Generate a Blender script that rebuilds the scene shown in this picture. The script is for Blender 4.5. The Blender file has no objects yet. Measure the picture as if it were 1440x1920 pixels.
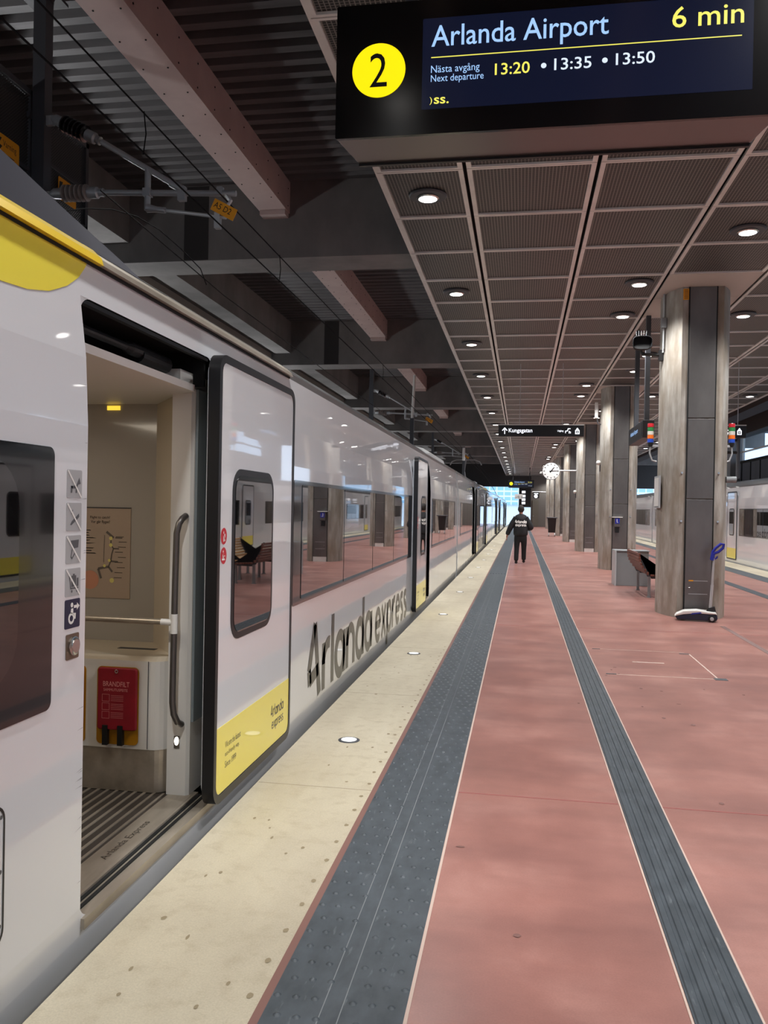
import bpy, bmesh, math, random
from mathutils import Vector, Matrix
random.seed(7)
SC = bpy.context.scene
COL = SC.collection
# ------------------------------------------------------------------ camera, world, exposure
EYE = Vector((0.0, 0.0, 1.62))
YAW, PITCH, ROLL = math.radians(9.471), math.radians(-0.287), math.radians(1.05)
cam_d = bpy.data.cameras.new('camera')
cam_d.sensor_fit = 'VERTICAL'; cam_d.sensor_height = 36.0
cam_d.lens = 1540.0 / 1920.0 * 36.0
cam_d.clip_start = 0.02; cam_d.clip_end = 600
cam = bpy.data.objects.new('camera', cam_d); COL.objects.link(cam)
fwd0 = Vector((-math.sin(YAW), math.cos(YAW), 0)); right0 = Vector((math.cos(YAW), math.sin(YAW), 0)); up0 = Vector((0, 0, 1))
fwd = fwd0*math.cos(PITCH) + up0*math.sin(PITCH); up1 = up0*math.cos(PITCH) - fwd0*math.sin(PITCH)
rt = right0*math.cos(ROLL) + up1*math.sin(ROLL); up = up1*math.cos(ROLL) - right0*math.sin(ROLL)
m = Matrix((rt, up, -fwd)).transposed().to_4x4(); m.translation = EYE
cam.matrix_world = m
SC.camera = cam

wd = bpy.data.worlds.new('world'); SC.world = wd; wd.use_nodes = True
bg = wd.node_tree.nodes['Background']
bg.inputs[0].default_value = (0.66, 0.80, 1.0, 1); bg.inputs[1].default_value = 2.2
SC.view_settings.view_transform = 'Standard'; SC.view_settings.look = 'None'
SC.view_settings.exposure = 0.0; SC.view_settings.gamma = 1.0
SC.view_settings.use_curve_mapping = False
SC.cycles.max_bounces = 7; SC.cycles.diffuse_bounces = 3; SC.cycles.glossy_bounces = 4
SC.cycles.sample_clamp_indirect = 4.0; SC.cycles.caustics_reflective = False; SC.cycles.caustics_refractive = False
LAMP_W = 350.0          # each ceiling downlight
LAMP_COL = (0.98, 0.985, 0.975)

# ------------------------------------------------------------------ materials
MATS = {}
def srgb(r, g, b):
    f = lambda c: c/12.92 if c <= .04045 else ((c+.055)/1.055)**2.4
    return (f(r/255), f(g/255), f(b/255))
def nmat(name):
    mt = bpy.data.materials.new(name); mt.use_nodes = True; MATS[name] = mt
    nt = mt.node_tree; return mt, nt, nt.nodes['Principled BSDF']
def setp(b, col=None, rough=.5, metal=0., coat=0., spec=.5, emit=None, es=0.):
    if col: b.inputs['Base Color'].default_value = (*col, 1)
    b.inputs['Roughness'].default_value = rough; b.inputs['Metallic'].default_value = metal
    b.inputs['Coat Weight'].default_value = coat; b.inputs['Coat Roughness'].default_value = .04
    b.inputs['Specular IOR Level'].default_value = spec
    if emit: b.inputs['Emission Color'].default_value = (*emit, 1); b.inputs['Emission Strength'].default_value = es
def mat(name, col, rough=.5, metal=0., coat=0., spec=.5, emit=None, es=0.):
    mt, nt, b = nmat(name); setp(b, col, rough, metal, coat, spec, emit, es); return mt
def N(nt, t, **kw):
    n = nt.nodes.new(t)
    for k, v in kw.items():
        if k.startswith('i_'): n.inputs[int(k[2:])].default_value = v
        else: setattr(n, k, v)
    return n
def noise(nt, scale, vec, detail=4., rough=.55, stretch=(1, 1, 1)):
    mp = N(nt, 'ShaderNodeMapping'); mp.inputs['Scale'].default_value = stretch
    nt.links.new(vec, mp.inputs['Vector'])
    n = N(nt, 'ShaderNodeTexNoise'); n.inputs['Scale'].default_value = scale
    n.inputs['Detail'].default_value = detail; n.inputs['Roughness'].default_value = rough
    nt.links.new(mp.outputs[0], n.inputs['Vector']); return n.outputs['Fac']
def ramp(nt, fac, stops):
    r = N(nt, 'ShaderNodeValToRGB'); e = r.color_ramp.elements
    while len(e) < len(stops): e.new(.5)
    for k, (p, c) in enumerate(stops): e[k].position = p; e[k].color = (*c, 1)
    nt.links.new(fac, r.inputs[0]); return r.outputs[0]
def mixc(nt, fac, a, b, mode='MIX'):
    n = N(nt, 'ShaderNodeMix', data_type='RGBA', blend_type=mode)
    for s, v in ((0, fac), (6, a), (7, b)):
        if hasattr(v, 'is_linked') or hasattr(v, 'links'): nt.links.new(v, n.inputs[s])
        elif s == 0: n.inputs[0].default_value = v
        else: n.inputs[s].default_value = (*v, 1)
    return n.outputs[2]
def math_(nt, op, a, b=None, c=None):
    n = N(nt, 'ShaderNodeMath', operation=op)
    for k, v in enumerate((a, b, c)):
        if v is None: continue
        if hasattr(v, 'links'): nt.links.new(v, n.inputs[k])
        else: n.inputs[k].default_value = v
    return n.outputs[0]
def geo_pos(nt): return N(nt, 'ShaderNodeNewGeometry').outputs['Position']
def bump(nt, b, h, strength=.2, dist=.01, coat=False):
    bn = N(nt, 'ShaderNodeBump'); bn.inputs['Strength'].default_value = strength; bn.inputs['Distance'].default_value = dist
    nt.links.new(h, bn.inputs['Height']); nt.links.new(bn.outputs[0], b.inputs['Normal'])
    if coat: nt.links.new(bn.outputs[0], b.inputs['Coat Normal'])
def noisy(name, stops, scale, stretch=(1, 1, 1), rough=.6, detail=5., bstr=0., metal=0., second=None, spec=.5, rough2=None, speck=0.):
    mt, nt, b = nmat(name); setp(b, None, rough, metal, spec=spec)
    p = geo_pos(nt); f = noise(nt, scale, p, detail, .6, stretch)
    c = ramp(nt, f, stops)
    if second:
        sc2, st2, lo, hi, colr, amt = second
        g = noise(nt, sc2, p, 4., .6, st2); g = ramp(nt, g, [(lo, (0, 0, 0)), (hi, (1, 1, 1))])
        g = math_(nt, 'MULTIPLY', g, amt); c = mixc(nt, g, c, colr)
    if speck:
        q = ramp(nt, noise(nt, 130., p, 3., .7), [(.3, (1-speck,)*3), (.7, (1+speck*.4,)*3)]); c = mixc(nt, 1., c, q, 'MULTIPLY')
    nt.links.new(c, b.inputs['Base Color'])
    if rough2:
        nt.links.new(math_(nt, 'MULTIPLY_ADD', f, rough2, rough-rough2*.5), b.inputs['Roughness'])
    if bstr: bump(nt, b, f, bstr)
    return mt

M_red = noisy('red_resin', [(.28, srgb(142, 97, 89)), (.5, srgb(161, 112, 103)), (.72, srgb(183, 135, 125))], 1.3, (1, .8, 1), .3,
              second=(2.4, (.4, 1, 1), .4, .8, srgb(122, 84, 80), .75), speck=.12)
M_cream = noisy('cream_stone', [(.3, srgb(174, 162, 141)), (.55, srgb(194, 183, 160)), (.75, srgb(206, 196, 174))], .9, (1.5, .5, 1), .5,
                second=(11., (1, 1, 1), .5, .8, srgb(160, 145, 120), .6), speck=.14)
M_rubber = noisy('tactile_rubber', [(.3, srgb(52, 59, 65)), (.7, srgb(73, 80, 87))], 14., (1, .5, 1), .45, second=(40., (1, .2, 1), .63, .72, srgb(130, 135, 140), .35))
M_redline = mat('red_edging', srgb(122, 84, 76), .55)
M_seam = mat('pale_seam', srgb(196, 172, 160), .6)
M_conc = noisy('pillar_concrete', [(.25, srgb(128, 121, 112)), (.5, srgb(158, 152, 144)), (.72, srgb(184, 180, 173))], 2.6, (3., 3., .7), .75, bstr=.3,
               second=(1.1, (1.6, 1.6, .8), .42, .68, srgb(122, 106, 86), .7))
M_conc2 = noisy('girder_concrete', [(.3, srgb(112, 110, 109)), (.7, srgb(140, 137, 135))], 1.0, (1, 1, .6), .85)
M_dconc = mat('dark_concrete', srgb(62, 60, 60), .9)
M_pink = noisy('fireproof_board', [(.3, srgb(198, 180, 176)), (.7, srgb(212, 196, 190))], 1.5, (1, 1, 1), .75)
M_deck = noisy('corrugated_deck', [(.3, srgb(100, 99, 100)), (.7, srgb(124, 123, 124))], 2., (.4, 3, 1), .55, metal=.3)
M_alu = noisy('ceiling_aluminium', [(.3, srgb(206, 203, 199)), (.7, srgb(226, 223, 219))], 3., (1, 1, 1), .35, metal=.15)
M_blank = mat('blank_ceiling_panel', srgb(186, 180, 172), .55)
M_steel = noisy('brushed_steel', [(.3, srgb(104, 100, 98)), (.7, srgb(122, 118, 115))], 2., (1, 1, .5), .4, metal=.8)
M_steelw = noisy('warm_steel', [(.3, srgb(158, 148, 134)), (.7, srgb(196, 186, 172))], 7., (1, .25, 1), .3, metal=.5)
M_chrome = mat('chrome', srgb(190, 188, 184), .22, 1.)
M_black = mat('black_plastic', srgb(16, 16, 18), .45)
M_rubberb = mat('black_rubber', srgb(24, 24, 27), .38)
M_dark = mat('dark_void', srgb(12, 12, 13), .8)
M_dgrey = mat('dark_grey_paint', srgb(62, 63, 68), .5)
M_grey = mat('grey_paint', srgb(128, 131, 133), .55)
M_white = mat('white_plastic', srgb(226, 224, 220), .4)
M_int = mat('vestibule_laminate', srgb(208, 196, 176), .4, coat=.3)
M_intw = mat('vestibule_wall_gloss', srgb(176, 172, 166), .14, coat=.6)
M_yel = mat('livery_yellow', srgb(246, 228, 78), .3, coat=.8)
M_yel2 = mat('cowl_yellow', srgb(246, 208, 40), .3, coat=.6)
M_sign_y = mat('warning_yellow', srgb(224, 150, 20), .5)
M_ink = mat('livery_ink', srgb(60, 56, 49), .35, coat=.3)
M_blkink = mat('black_ink', srgb(22, 21, 22), .5)
M_wink = mat('white_ink', srgb(236, 234, 230), .5)
M_sgrey = mat('sticker_grey', srgb(172, 172, 174), .4)
M_sdk = mat('sticker_dark', srgb(86, 86, 90), .45)
M_navy = mat('sticker_navy', srgb(28, 30, 62), .4)
M_redst = mat('sticker_red', srgb(196, 38, 52), .4)
M_bred = noisy('blanket_red', [(.3, srgb(128, 14, 32)), (.7, srgb(150, 20, 38))], 9., (1, 1, 1), .5)
M_amber = mat('amber_box', srgb(176, 122, 14), .4)
M_poster = mat('poster_paper', srgb(178, 160, 144), .5)
M_peach = mat('poster_peach', srgb(206, 146, 120), .5)
M_pink2 = mat('poster_grey', srgb(104, 96, 90), .6)
M_galv = mat('galvanised', srgb(186, 188, 190), .5, .55)
M_insd = mat('insulator_dark', srgb(34, 30, 32), .2, coat=.5)
M_insl = mat('insulator_grey', srgb(150, 138, 132), .35)
M_wire = mat('overhead_wire', srgb(22, 21, 21), .8, spec=.1)
M_screen = mat('screen_navy', srgb(8, 10, 24), .18, emit=srgb(22, 30, 58), es=.45)
M_face = mat('display_face', srgb(6, 6, 9), .16)
M_txtb = mat('led_blue_white', (0, 0, 0), .5, emit=srgb(165, 205, 255), es=1.05)
M_txtw = mat('led_white', (0, 0, 0), .5, emit=srgb(225, 238, 255), es=1.05)
M_txty = mat('led_yellow', (0, 0, 0), .5, emit=srgb(250, 240, 100), es=1.05)
M_disc = mat('number_disc_yellow', srgb(250, 230, 10), .4, emit=srgb(255, 234, 8), es=.95)
M_signw = mat('sign_white_lit', srgb(240, 240, 240), .5, emit=srgb(240, 245, 255), es=1.3)
M_lens = mat('lamp_lens', srgb(250, 250, 245), .4, emit=(1., .97, .92), es=7.)
M_flens = mat('floor_lens', srgb(235, 238, 238), .3, emit=(1., 1., .98), es=.7)
M_ilamp = mat('step_lamp', srgb(255, 250, 235), .4, emit=(1., .93, .78), es=6.)
M_iyel = mat('painted_reflection_yellow', srgb(250, 215, 60), .4, emit=srgb(255, 214, 70), es=1.0)  # glow colour of the yellow reflection painted on the vestibule wall
M_clock = mat('clock_face', srgb(245, 245, 243), .4, emit=(1, 1, .98), es=.06)
M_wood = noisy('bench_wood', [(.3, srgb(96, 52, 40)), (.7, srgb(126, 74, 58))], 8., (1, .15, 1), .5)
M_woodl = noisy('bench_wood_pale', [(.3, srgb(176, 136, 96)), (.7, srgb(200, 160, 118))], 8., (1, .15, 1), .5)
M_blue = mat('handle_blue', srgb(34, 44, 150), .35)
M_nav2 = mat('cleaner_navy', srgb(24, 26, 50), .3)
M_cloth = noisy('black_jacket', [(.3, srgb(20, 20, 23)), (.7, srgb(34, 34, 38))], 6., (1, 1, 1), .7)
M_trous = mat('black_trousers', srgb(17, 17, 20), .8)
M_skin = mat('skin', srgb(190, 140, 118), .55)
M_hair = mat('dark_hair', srgb(38, 32, 29), .7)
M_wallr = noisy('wall_panel_blue_grey', [(.3, srgb(72, 74, 84)), (.7, srgb(92, 94, 106))], .8, (1, 1, .2), .6)
M_paleconc = mat('pale_post', srgb(150, 150, 152), .8)
M_gravel = noisy('track_ballast', [(.3, srgb(40, 38, 36)), (.7, srgb(78, 74, 70))], 20., (1, 1, 1), .95)
M_copper = mat('brown_box', srgb(120, 104, 90), .35, .6)
M_facade = None

def train_paint():
    mt, nt, b = nmat('train_white'); setp(b, srgb(226, 227, 231), .28, coat=1., spec=.6)
    b.inputs['Coat IOR'].default_value = 1.7; b.inputs['Coat Roughness'].default_value = .03
    p = geo_pos(nt); f = noise(nt, .9, p, 2., .5, (1, 1.6, .28))
    bump(nt, b, f, .10, .02, coat=True)
    bl = N(nt, 'ShaderNodeBump'); return mt
M_train = train_paint()
M_trainr = mat('train_roof', srgb(104, 104, 106), .3, .2, coat=.6)
M_skirt = mat('train_skirt', srgb(150, 151, 154), .4, coat=.4)
def glass():
    mt, nt, b = nmat('tinted_glass'); setp(b, srgb(20, 19, 20), .02, spec=.5, coat=1.)
    b.inputs['Coat IOR'].default_value = 1.45; b.inputs['Coat Roughness'].default_value = .01
    p = geo_pos(nt); f = noise(nt, .7, p, 1., .5, (1, 1, .6)); bump(nt, b, f, .05, .02, coat=True); return mt
M_glass = glass()
M_black_gloss = mat('window_surround', srgb(14, 13, 14), .12, coat=.6)
def wire_mesh():
    mt, nt, b = nmat('wire_mesh'); setp(b, None, .5, .3)
    s = N(nt, 'ShaderNodeSeparateXYZ'); nt.links.new(geo_pos(nt), s.inputs[0])
    def grid(o, pitch, w):
        return math_(nt, 'LESS_THAN', math_(nt, 'FRACT', math_(nt, 'DIVIDE', math_(nt, 'ADD', o, 50.), pitch)), w)
    g = math_(nt, 'MAXIMUM', grid(s.outputs[0], .036, .27), grid(s.outputs[1], .030, .22))
    c = mixc(nt, g, srgb(15, 14, 14), srgb(122, 117, 112)); nt.links.new(c, b.inputs['Base Color']); return mt
M_mesh = wire_mesh()
def perf_mesh():
    mt, nt, b = nmat('perforated_mesh'); setp(b, srgb(62, 62, 64), .5, .5)
    s = N(nt, 'ShaderNodeSeparateXYZ'); nt.links.new(geo_pos(nt), s.inputs[0])
    y = math_(nt, 'DIVIDE', math_(nt, 'ADD', s.outputs[1], 50.), .034); z = math_(nt, 'DIVIDE', math_(nt, 'ADD', s.outputs[2], 50.), .034)
    u = math_(nt, 'SUBTRACT', math_(nt, 'FRACT', math_(nt, 'ADD', y, z)), .5); v = math_(nt, 'SUBTRACT', math_(nt, 'FRACT', math_(nt, 'SUBTRACT', y, z)), .5)
    r = math_(nt, 'ADD', math_(nt, 'MULTIPLY', u, u), math_(nt, 'MULTIPLY', v, v))
    hole = math_(nt, 'LESS_THAN', r, .105)
    tr = N(nt, 'ShaderNodeBsdfTransparent'); mx = N(nt, 'ShaderNodeMixShader')
    nt.links.new(hole, mx.inputs[0]); nt.links.new(b.outputs[0], mx.inputs[1]); nt.links.new(tr.outputs[0], mx.inputs[2])
    nt.links.new(mx.outputs[0], nt.nodes['Material Output'].inputs[0]); return mt
M_perf = perf_mesh()
def clear_glass():
    mt, nt, b = nmat('clear_glass')
    tr = N(nt, 'ShaderNodeBsdfTransparent'); tr.inputs[0].default_value = (.86, .92, .96, 1)
    gl = N(nt, 'ShaderNodeBsdfGlossy'); gl.inputs['Roughness'].default_value = .02
    mx = N(nt, 'ShaderNodeMixShader'); mx.inputs[0].default_value = .08
    nt.links.new(tr.outputs[0], mx.inputs[1]); nt.links.new(gl.outputs[0], mx.inputs[2])
    nt.links.new(mx.outputs[0], nt.nodes['Material Output'].inputs[0]); return mt
M_cglass = clear_glass()
def facade():
    mt, nt, b = nmat('office_facade'); setp(b, None, .3)
    s = N(nt, 'ShaderNodeSeparateXYZ'); nt.links.new(geo_pos(nt), s.inputs[0])
    a = math_(nt, 'LESS_THAN', math_(nt, 'FRACT', math_(nt, 'DIVIDE', math_(nt, 'ADD', s.outputs[2], 50.), .9)), .3)
    d = math_(nt, 'LESS_THAN', math_(nt, 'FRACT', math_(nt, 'DIVIDE', math_(nt, 'ADD', s.outputs[0], 50.), 1.3)), .16)
    c = mixc(nt, math_(nt, 'MAXIMUM', a, d), srgb(150, 196, 222), srgb(222, 232, 238)); nt.links.new(c, b.inputs['Base Color']); return mt
M_facade = facade()

# ------------------------------------------------------------------ mesh builder (world coordinates)
class MB:
    def __init__(s): s.b = bmesh.new(); s.mi = 0; s.mats = []
    def use(s, mt):
        if mt not in s.mats: s.mats.append(mt)
        s.mi = s.mats.index(mt); return s
    def face(s, pts):
        f = s.b.faces.new([s.b.verts.new(p) for p in pts]); f.material_index = s.mi; return f
    def grid(s, rows, close=False):
        vs = [[s.b.verts.new(p) for p in r] for r in rows]
        for a, b in zip(vs, vs[1:]):
            n = len(a)
            for k in range(n if close else n-1):
                f = s.b.faces.new((a[k], a[(k+1) % n], b[(k+1) % n], b[k])); f.material_index = s.mi
        return vs
    def box(s, x0, x1, y0, y1, z0, z1):
        v = [s.b.verts.new(p) for p in ((x0, y0, z0), (x1, y0, z0), (x1, y1, z0), (x0, y1, z0), (x0, y0, z1), (x1, y0, z1), (x1, y1, z1), (x0, y1, z1))]
        for q in ((3, 2, 1, 0), (4, 5, 6, 7), (0, 1, 5, 4), (1, 2, 6, 5), (2, 3, 7, 6), (3, 0, 4, 7)):
            f = s.b.faces.new([v[k] for k in q]); f.material_index = s.mi
        return s
    def prism(s, pts, d):
        """extrude a closed 3D polygon along vector d"""
        d = Vector(d); a = [s.b.verts.new(p) for p in pts]; b = [s.b.verts.new(Vector(p)+d) for p in pts]; n = len(a)
        for q in [a[::-1], b] + [(a[k], a[(k+1) % n], b[(k+1) % n], b[k]) for k in range(n)]:
            f = s.b.faces.new(q); f.material_index = s.mi
        return s
    def tube(s, path, r, seg=10, caps=True):
        path = [Vector(p) for p in path]; rs = r if isinstance(r, (list, tuple)) else [r]*len(path); rows = []
        t0 = (path[1]-path[0]).normalized(); ref = Vector((0, 0, 1)) if abs(t0.z) < .9 else Vector((1, 0, 0))
        u = t0.cross(ref).normalized()
        for k, p in enumerate(path):
            t = (path[min(k+1, len(path)-1)] - path[max(k-1, 0)]).normalized()
            u = (u - t*u.dot(t)).normalized(); w = t.cross(u)
            rows.append([p + (u*math.cos(2*math.pi*j/seg) + w*math.sin(2*math.pi*j/seg))*rs[k] for j in range(seg)])
        vs = s.grid(rows, True)
        if caps:
            for q in (vs[0][::-1], vs[-1]): f = s.b.faces.new(q); f.material_index = s.mi
        return s
    def lathe(s, p0, p1, prof, seg=20):
        """profile [(t along p0-p1, radius)]"""
        p0 = Vector(p0); p1 = Vector(p1); return s.tube([p0.lerp(p1, t) for t, _ in prof], [r for _, r in prof], seg)
    def disc(s, c, n, r, seg=28):
        c = Vector(c); n = Vector(n).normalized(); ref = Vector((0, 0, 1)) if abs(n.z) < .9 else Vector((0, 1, 0))
        u = ref.cross(n).normalized(); w = n.cross(u)
        s.face([c + (u*math.cos(2*math.pi*j/seg) + w*math.sin(2*math.pi*j/seg))*r for j in range(seg)]); return s
    def blob(s, c, r, seg=14):
        c = Vector(c); r = Vector(r) if hasattr(r, '__len__') else Vector((r, r, r)); rows = []
        for i in range(1, seg//2):
            a = math.pi*i/(seg//2); rows.append([(c.x+r.x*math.sin(a)*math.cos(2*math.pi*j/seg), c.y+r.y*math.sin(a)*math.sin(2*math.pi*j/seg), c.z+r.z*math.cos(a)) for j in range(seg)])
        vs = s.grid(rows, True); s.b.faces.new(vs[0][::-1]); s.b.faces.new(vs[-1]); return s
ROOT = {}
def wloc(o): return ROOT.get(o.name, Vector((0, 0, 0)))
def link(name, me, parent=None):
    o = bpy.data.objects.new(name, me); COL.objects.link(o)
    if parent is not None: o.parent = parent
    return o
def obj(name, mb, mt=None, parent=None, smooth=False, bevel=0., origin=None, recalc=True):
    """link the builder as ONE mesh object; geometry is in world coordinates"""
    if recalc: bmesh.ops.recalc_face_normals(mb.b, faces=mb.b.faces)
    base = wloc(parent) if parent is not None else Vector(origin or (0, 0, 0))
    bmesh.ops.translate(mb.b, verts=mb.b.verts, vec=-base)
    me = bpy.data.meshes.new(name); mb.b.to_mesh(me); mb.b.free()
    for q in (mb.mats or [mt]): me.materials.append(q)
    if smooth:
        for p in me.polygons: p.use_smooth = True
        me.set_sharp_from_angle(angle=math.radians(38))
    o = link(name, me, parent)
    if parent is None: o.location = base
    ROOT[o.name] = base
    if bevel:
        bv = o.modifiers.new('bevel', 'BEVEL'); bv.width = bevel; bv.segments = 2; bv.limit_method = 'ANGLE'
    return o
def tag(o, label=None, cat=None, group=None, kind=None):
    if label: o['label'] = label
    if cat: o['category'] = cat
    if group: o['group'] = group
    if kind: o['kind'] = kind
    return o
def thing(name, label, cat, loc=(0, 0, 0), group=None):
    o = bpy.data.objects.new(name, None); COL.objects.link(o); o.location = loc; o.empty_display_size = .1
    ROOT[o.name] = Vector(loc); return tag(o, label, cat, group)
def struct(name, mb, mt=None, smooth=False, label=None, **kw):
    return tag(obj(name, mb, mt, smooth=smooth, **kw), label, kind='structure')
def copy_tree(o, parent=None, loc=None):
    c = o.copy(); COL.objects.link(c)
    if parent is not None: c.parent = parent
    if loc is not None: c.location = loc; ROOT[c.name] = Vector(loc)
    for ch in list(o.children): copy_tree(ch, c)
    return c
FACE = {'-y': Matrix(((1, 0, 0), (0, 0, -1), (0, 1, 0))), '+x': Matrix(((0, 0, 1), (1, 0, 0), (0, 1, 0))), '-x': Matrix(((0, 0, -1), (-1, 0, 0), (0, 1, 0))),
        '+z': Matrix(((1, 0, 0), (0, 1, 0), (0, 0, 1))), '+zy': Matrix(((0, -1, 0), (1, 0, 0), (0, 0, 1)))}
def text_mesh(s, width=None, height=None, bold=0., depth=.001):
    """geometry of a text, lower-left at the origin, scaled to width/height"""
    cu = bpy.data.curves.new('text', 'FONT'); cu.body = s; cu.size = 1; cu.offset = bold; cu.extrude = 0; cu.resolution_u = 3
    t = bpy.data.objects.new('text', cu); COL.objects.link(t)
    me = bpy.data.meshes.new_from_object(t.evaluated_get(bpy.context.evaluated_depsgraph_get()))
    bpy.data.objects.remove(t); bpy.data.curves.remove(cu)
    xs = [v.co.x for v in me.vertices]; ys = [v.co.y for v in me.vertices]
    x0, y0 = min(xs), min(ys); w, h = max(xs)-x0, max(ys)-y0
    sx = width/w if width else (height/h); sy = height/h if height else sx
    polys = [[((me.vertices[k].co.x-x0)*sx, (me.vertices[k].co.y-y0)*sy) for k in p.vertices] for p in me.polygons]
    bpy.data.meshes.remove(me); return polys
def add_text(mb, s, at, face, width=None, height=None, bold=0.):
    R = FACE[face]; at = Vector(at)
    for poly in text_mesh(s, width, height, bold):
        mb.face([at + R @ Vector((x, y, 0)) for x, y in poly])
    return mb
def add_poly(mb, pts, at, face, scale=1.):
    R = FACE[face]; at = Vector(at); mb.face([at + R @ Vector((x*scale, y*scale, 0)) for x, y in pts]); return mb
def rrect(a0, a1, b0, b1, r, seg=6):
    out = []
    for cx, cy, st in ((a1-r, b0+r, -90), (a1-r, b1-r, 0), (a0+r, b1-r, 90), (a0+r, b0+r, 180)):
        for k in range(seg+1):
            t = math.radians(st + 90*k/seg); out.append((cx+r*math.cos(t), cy+r*math.sin(t)))
    return out
def xpoly(pts, x): return [(x, a, b) for a, b in pts]
def ypoly(pts, y): return [(a, y, b) for a, b in pts]
def ringx(mb, o, i, x):
    """flat ring between two equal-length outlines in the plane x"""
    n = len(o)
    for k in range(n): mb.face([(x, *o[k]), (x, *o[(k+1) % n]), (x, *i[(k+1) % n]), (x, *i[k])])
# stroke lettering: a plain rounded alphabet for the letters on the train
def arc(cx, cy, rx, ry, a0, a1, n=18): return [(cx+rx*math.cos(math.radians(a0+(a1-a0)*k/n)), cy+ry*math.sin(math.radians(a0+(a1-a0)*k/n))) for k in range(n+1)]
XH = .66
def glyph(ch):
    h = XH; r = h/2; rx = .30
    if ch == 'A': return .68, [[(.60, 0), (.33, 1.0)], [(.33, 1.0), (.05, .40)], [(.06, .42), (.10, .22)], [(.09, .27), (.53, .36)]]
    if ch == 'r': return .46, [[(.07, 0), (.07, h)], arc(.36, h-.30, .29, .27, 180, 75)]
    if ch == 'l': return .16, [[(.07, 0), (.07, 1.0)]]
    if ch == 'a': return .70, [arc(.33, r, rx-.03, r-.04, 0, 360, 28), [(.62, 0), (.62, h)]]
    if ch == 'n': return .66, [[(.07, 0), (.07, h)], arc(.32, h-.30, .25, .26, 180, 0) + [(.57, 0)]]
    if ch == 'd': return .70, [arc(.33, r, rx-.03, r-.04, 0, 360, 28), [(.62, 0), (.62, 1.0)]]
    if ch == 'e': return .66, [[(.06, r+.01), (.60, r+.01)], arc(.33, r, .27, r-.04, 0, 318, 26)]
    if ch == 'x': return .62, [[(.05, 0), (.55, h)], [(.55, 0), (.05, h)]]
    if ch == 'p': return .70, [[(.07, -.26), (.07, h)], arc(.36, r, rx-.03, r-.04, 0, 360, 28)]
    if ch == 's': return .52, [arc(.27, h-.17, .19, .13, 40, 270, 14) + arc(.27, .17, .19, .13, 90, -140, 14)]
    return .34, []
def stroke_text(mb, s, at, face, width, height, w=.115, gap=.07):
    R = FACE[face]; at = Vector(at); x = 0; segs = []
    for ch in s:
        wd_, st = glyph(ch)
        for pl in st: segs.append([(px+x, py) for px, py in pl])
        x += wd_ + gap
    sx = width/(x-gap)
    for pl in segs:
        L = []; Rr = []
        n = len(pl); closed = n > 3 and (Vector(pl[0])-Vector(pl[-1])).length < 1e-4
        for k in range(n):
            a = pl[k-1] if k else (pl[-2] if closed else pl[0]); b = pl[k+1] if k < n-1 else (pl[1] if closed else pl[-1])
            d = Vector((b[0]-a[0], b[1]-a[1])).normalized(); nn = Vector((-d.y, d.x))*w/2
            L.append((pl[k][0]+nn.x, pl[k][1]+nn.y)); Rr.append((pl[k][0]-nn.x, pl[k][1]-nn.y))
        mb.grid([[at + R @ Vector((p[0]*sx, p[1]*height, 0)) for p in L], [at + R @ Vector((p[0]*sx, p[1]*height, 0)) for p in Rr]])
    return mb

# ------------------------------------------------------------------ setting: platform
PL, PR = -1.495, 6.995           # platform edges
Y0, Y1 = -30.0, 96.0
ZC = 5.13                        # ceiling grid
mb = MB(); mb.box(PL+.7, PR-.7, Y0, Y1, -.3, 0.0); struct('floor', mb, M_red)
mb = MB(); mb.box(PL, PL+.683, Y0, Y1, -.3, 0.001); struct('floor_edge_left', mb, M_cream)
mb = MB(); mb.box(PR-.69, PR, Y0, Y1, -.3, 0.001); struct('floor_edge_right', mb, M_cream)
mb = MB(); mb.box(PL+.02, PR-.02, Y0, Y1, -.95, -.3); struct('floor_platform_base', mb, M_conc2)
mb = MB(); mb.box(-14, 20, Y0-20, 190, -1.05, -.95); struct('floor_trackbed', mb, M_gravel)
mb = MB(); mb.box(PL+.683, PL+.713, Y0, Y1, -.02, .003); struct('trim_1', mb, M_redline)
def thin(x0, x1, y0, y1, z=.003): 
    b = MB(); b.box(x0, x1, y0, y1, -.01, z); return b
for k, (x, w) in enumerate(((-.336, .012), (.565, .008), (.79, .008))):
    struct('trim_%d' % (k+2), thin(x, x+w, 0.5, Y1), M_seam)
# cream slab joints and red floor joints
mb = MB()
for k in range(24): y = 2.2 + 2.42*k; mb.box(PL+.01, PL+.68, y, y+.006, -.005, .0016)
struct('trim_5', mb, mat('joint_dark', srgb(150, 138, 116), .8))
mb = MB()
for k in range(9): y = 4.7 + 7.0*k; mb.box(.80, 5.3, y, y+.012, -.005, .0012); mb.box(-.32, .56, y, y+.012, -.005, .0012)
struct('trim_6', mb, mat('joint_red', srgb(150, 88, 84), .7))
# service duct covers in the floor
mb = MB().use(M_seam)
mb.box(.87, 2.02, 8.46, 8.475, -.005, .0022); mb.box(.85, 1.9, 9.98, 9.99, -.005, .0022); mb.box(1.93, 1.945, 8.46, 9.9, -.005, .0022); mb.box(1.22, 1.55, 9.2, 9.235, -.005, .0024)
mb.use(M_dgrey); mb.box(.87, .97, 8.46, 8.5, -.005, .0026); mb.box(.86, .95, 9.97, 10.0, -.005, .0026); mb.box(1.90, 2.02, 8.42, 8.52, -.005, .0026); mb.box(1.83, 1.94, 9.88, 9.92, -.005, .0026)
struct('trim_7', mb)
mb = MB(); mb.prism([(2.86, 12.5, .0), (2.93, 12.5, 0), (2.93, 9.2, 0), (2.86, 9.2, 0)], (0, 0, .002)); struct('trim_8', mb, mat('floor_groove', srgb(112, 86, 82), .7))
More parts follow.
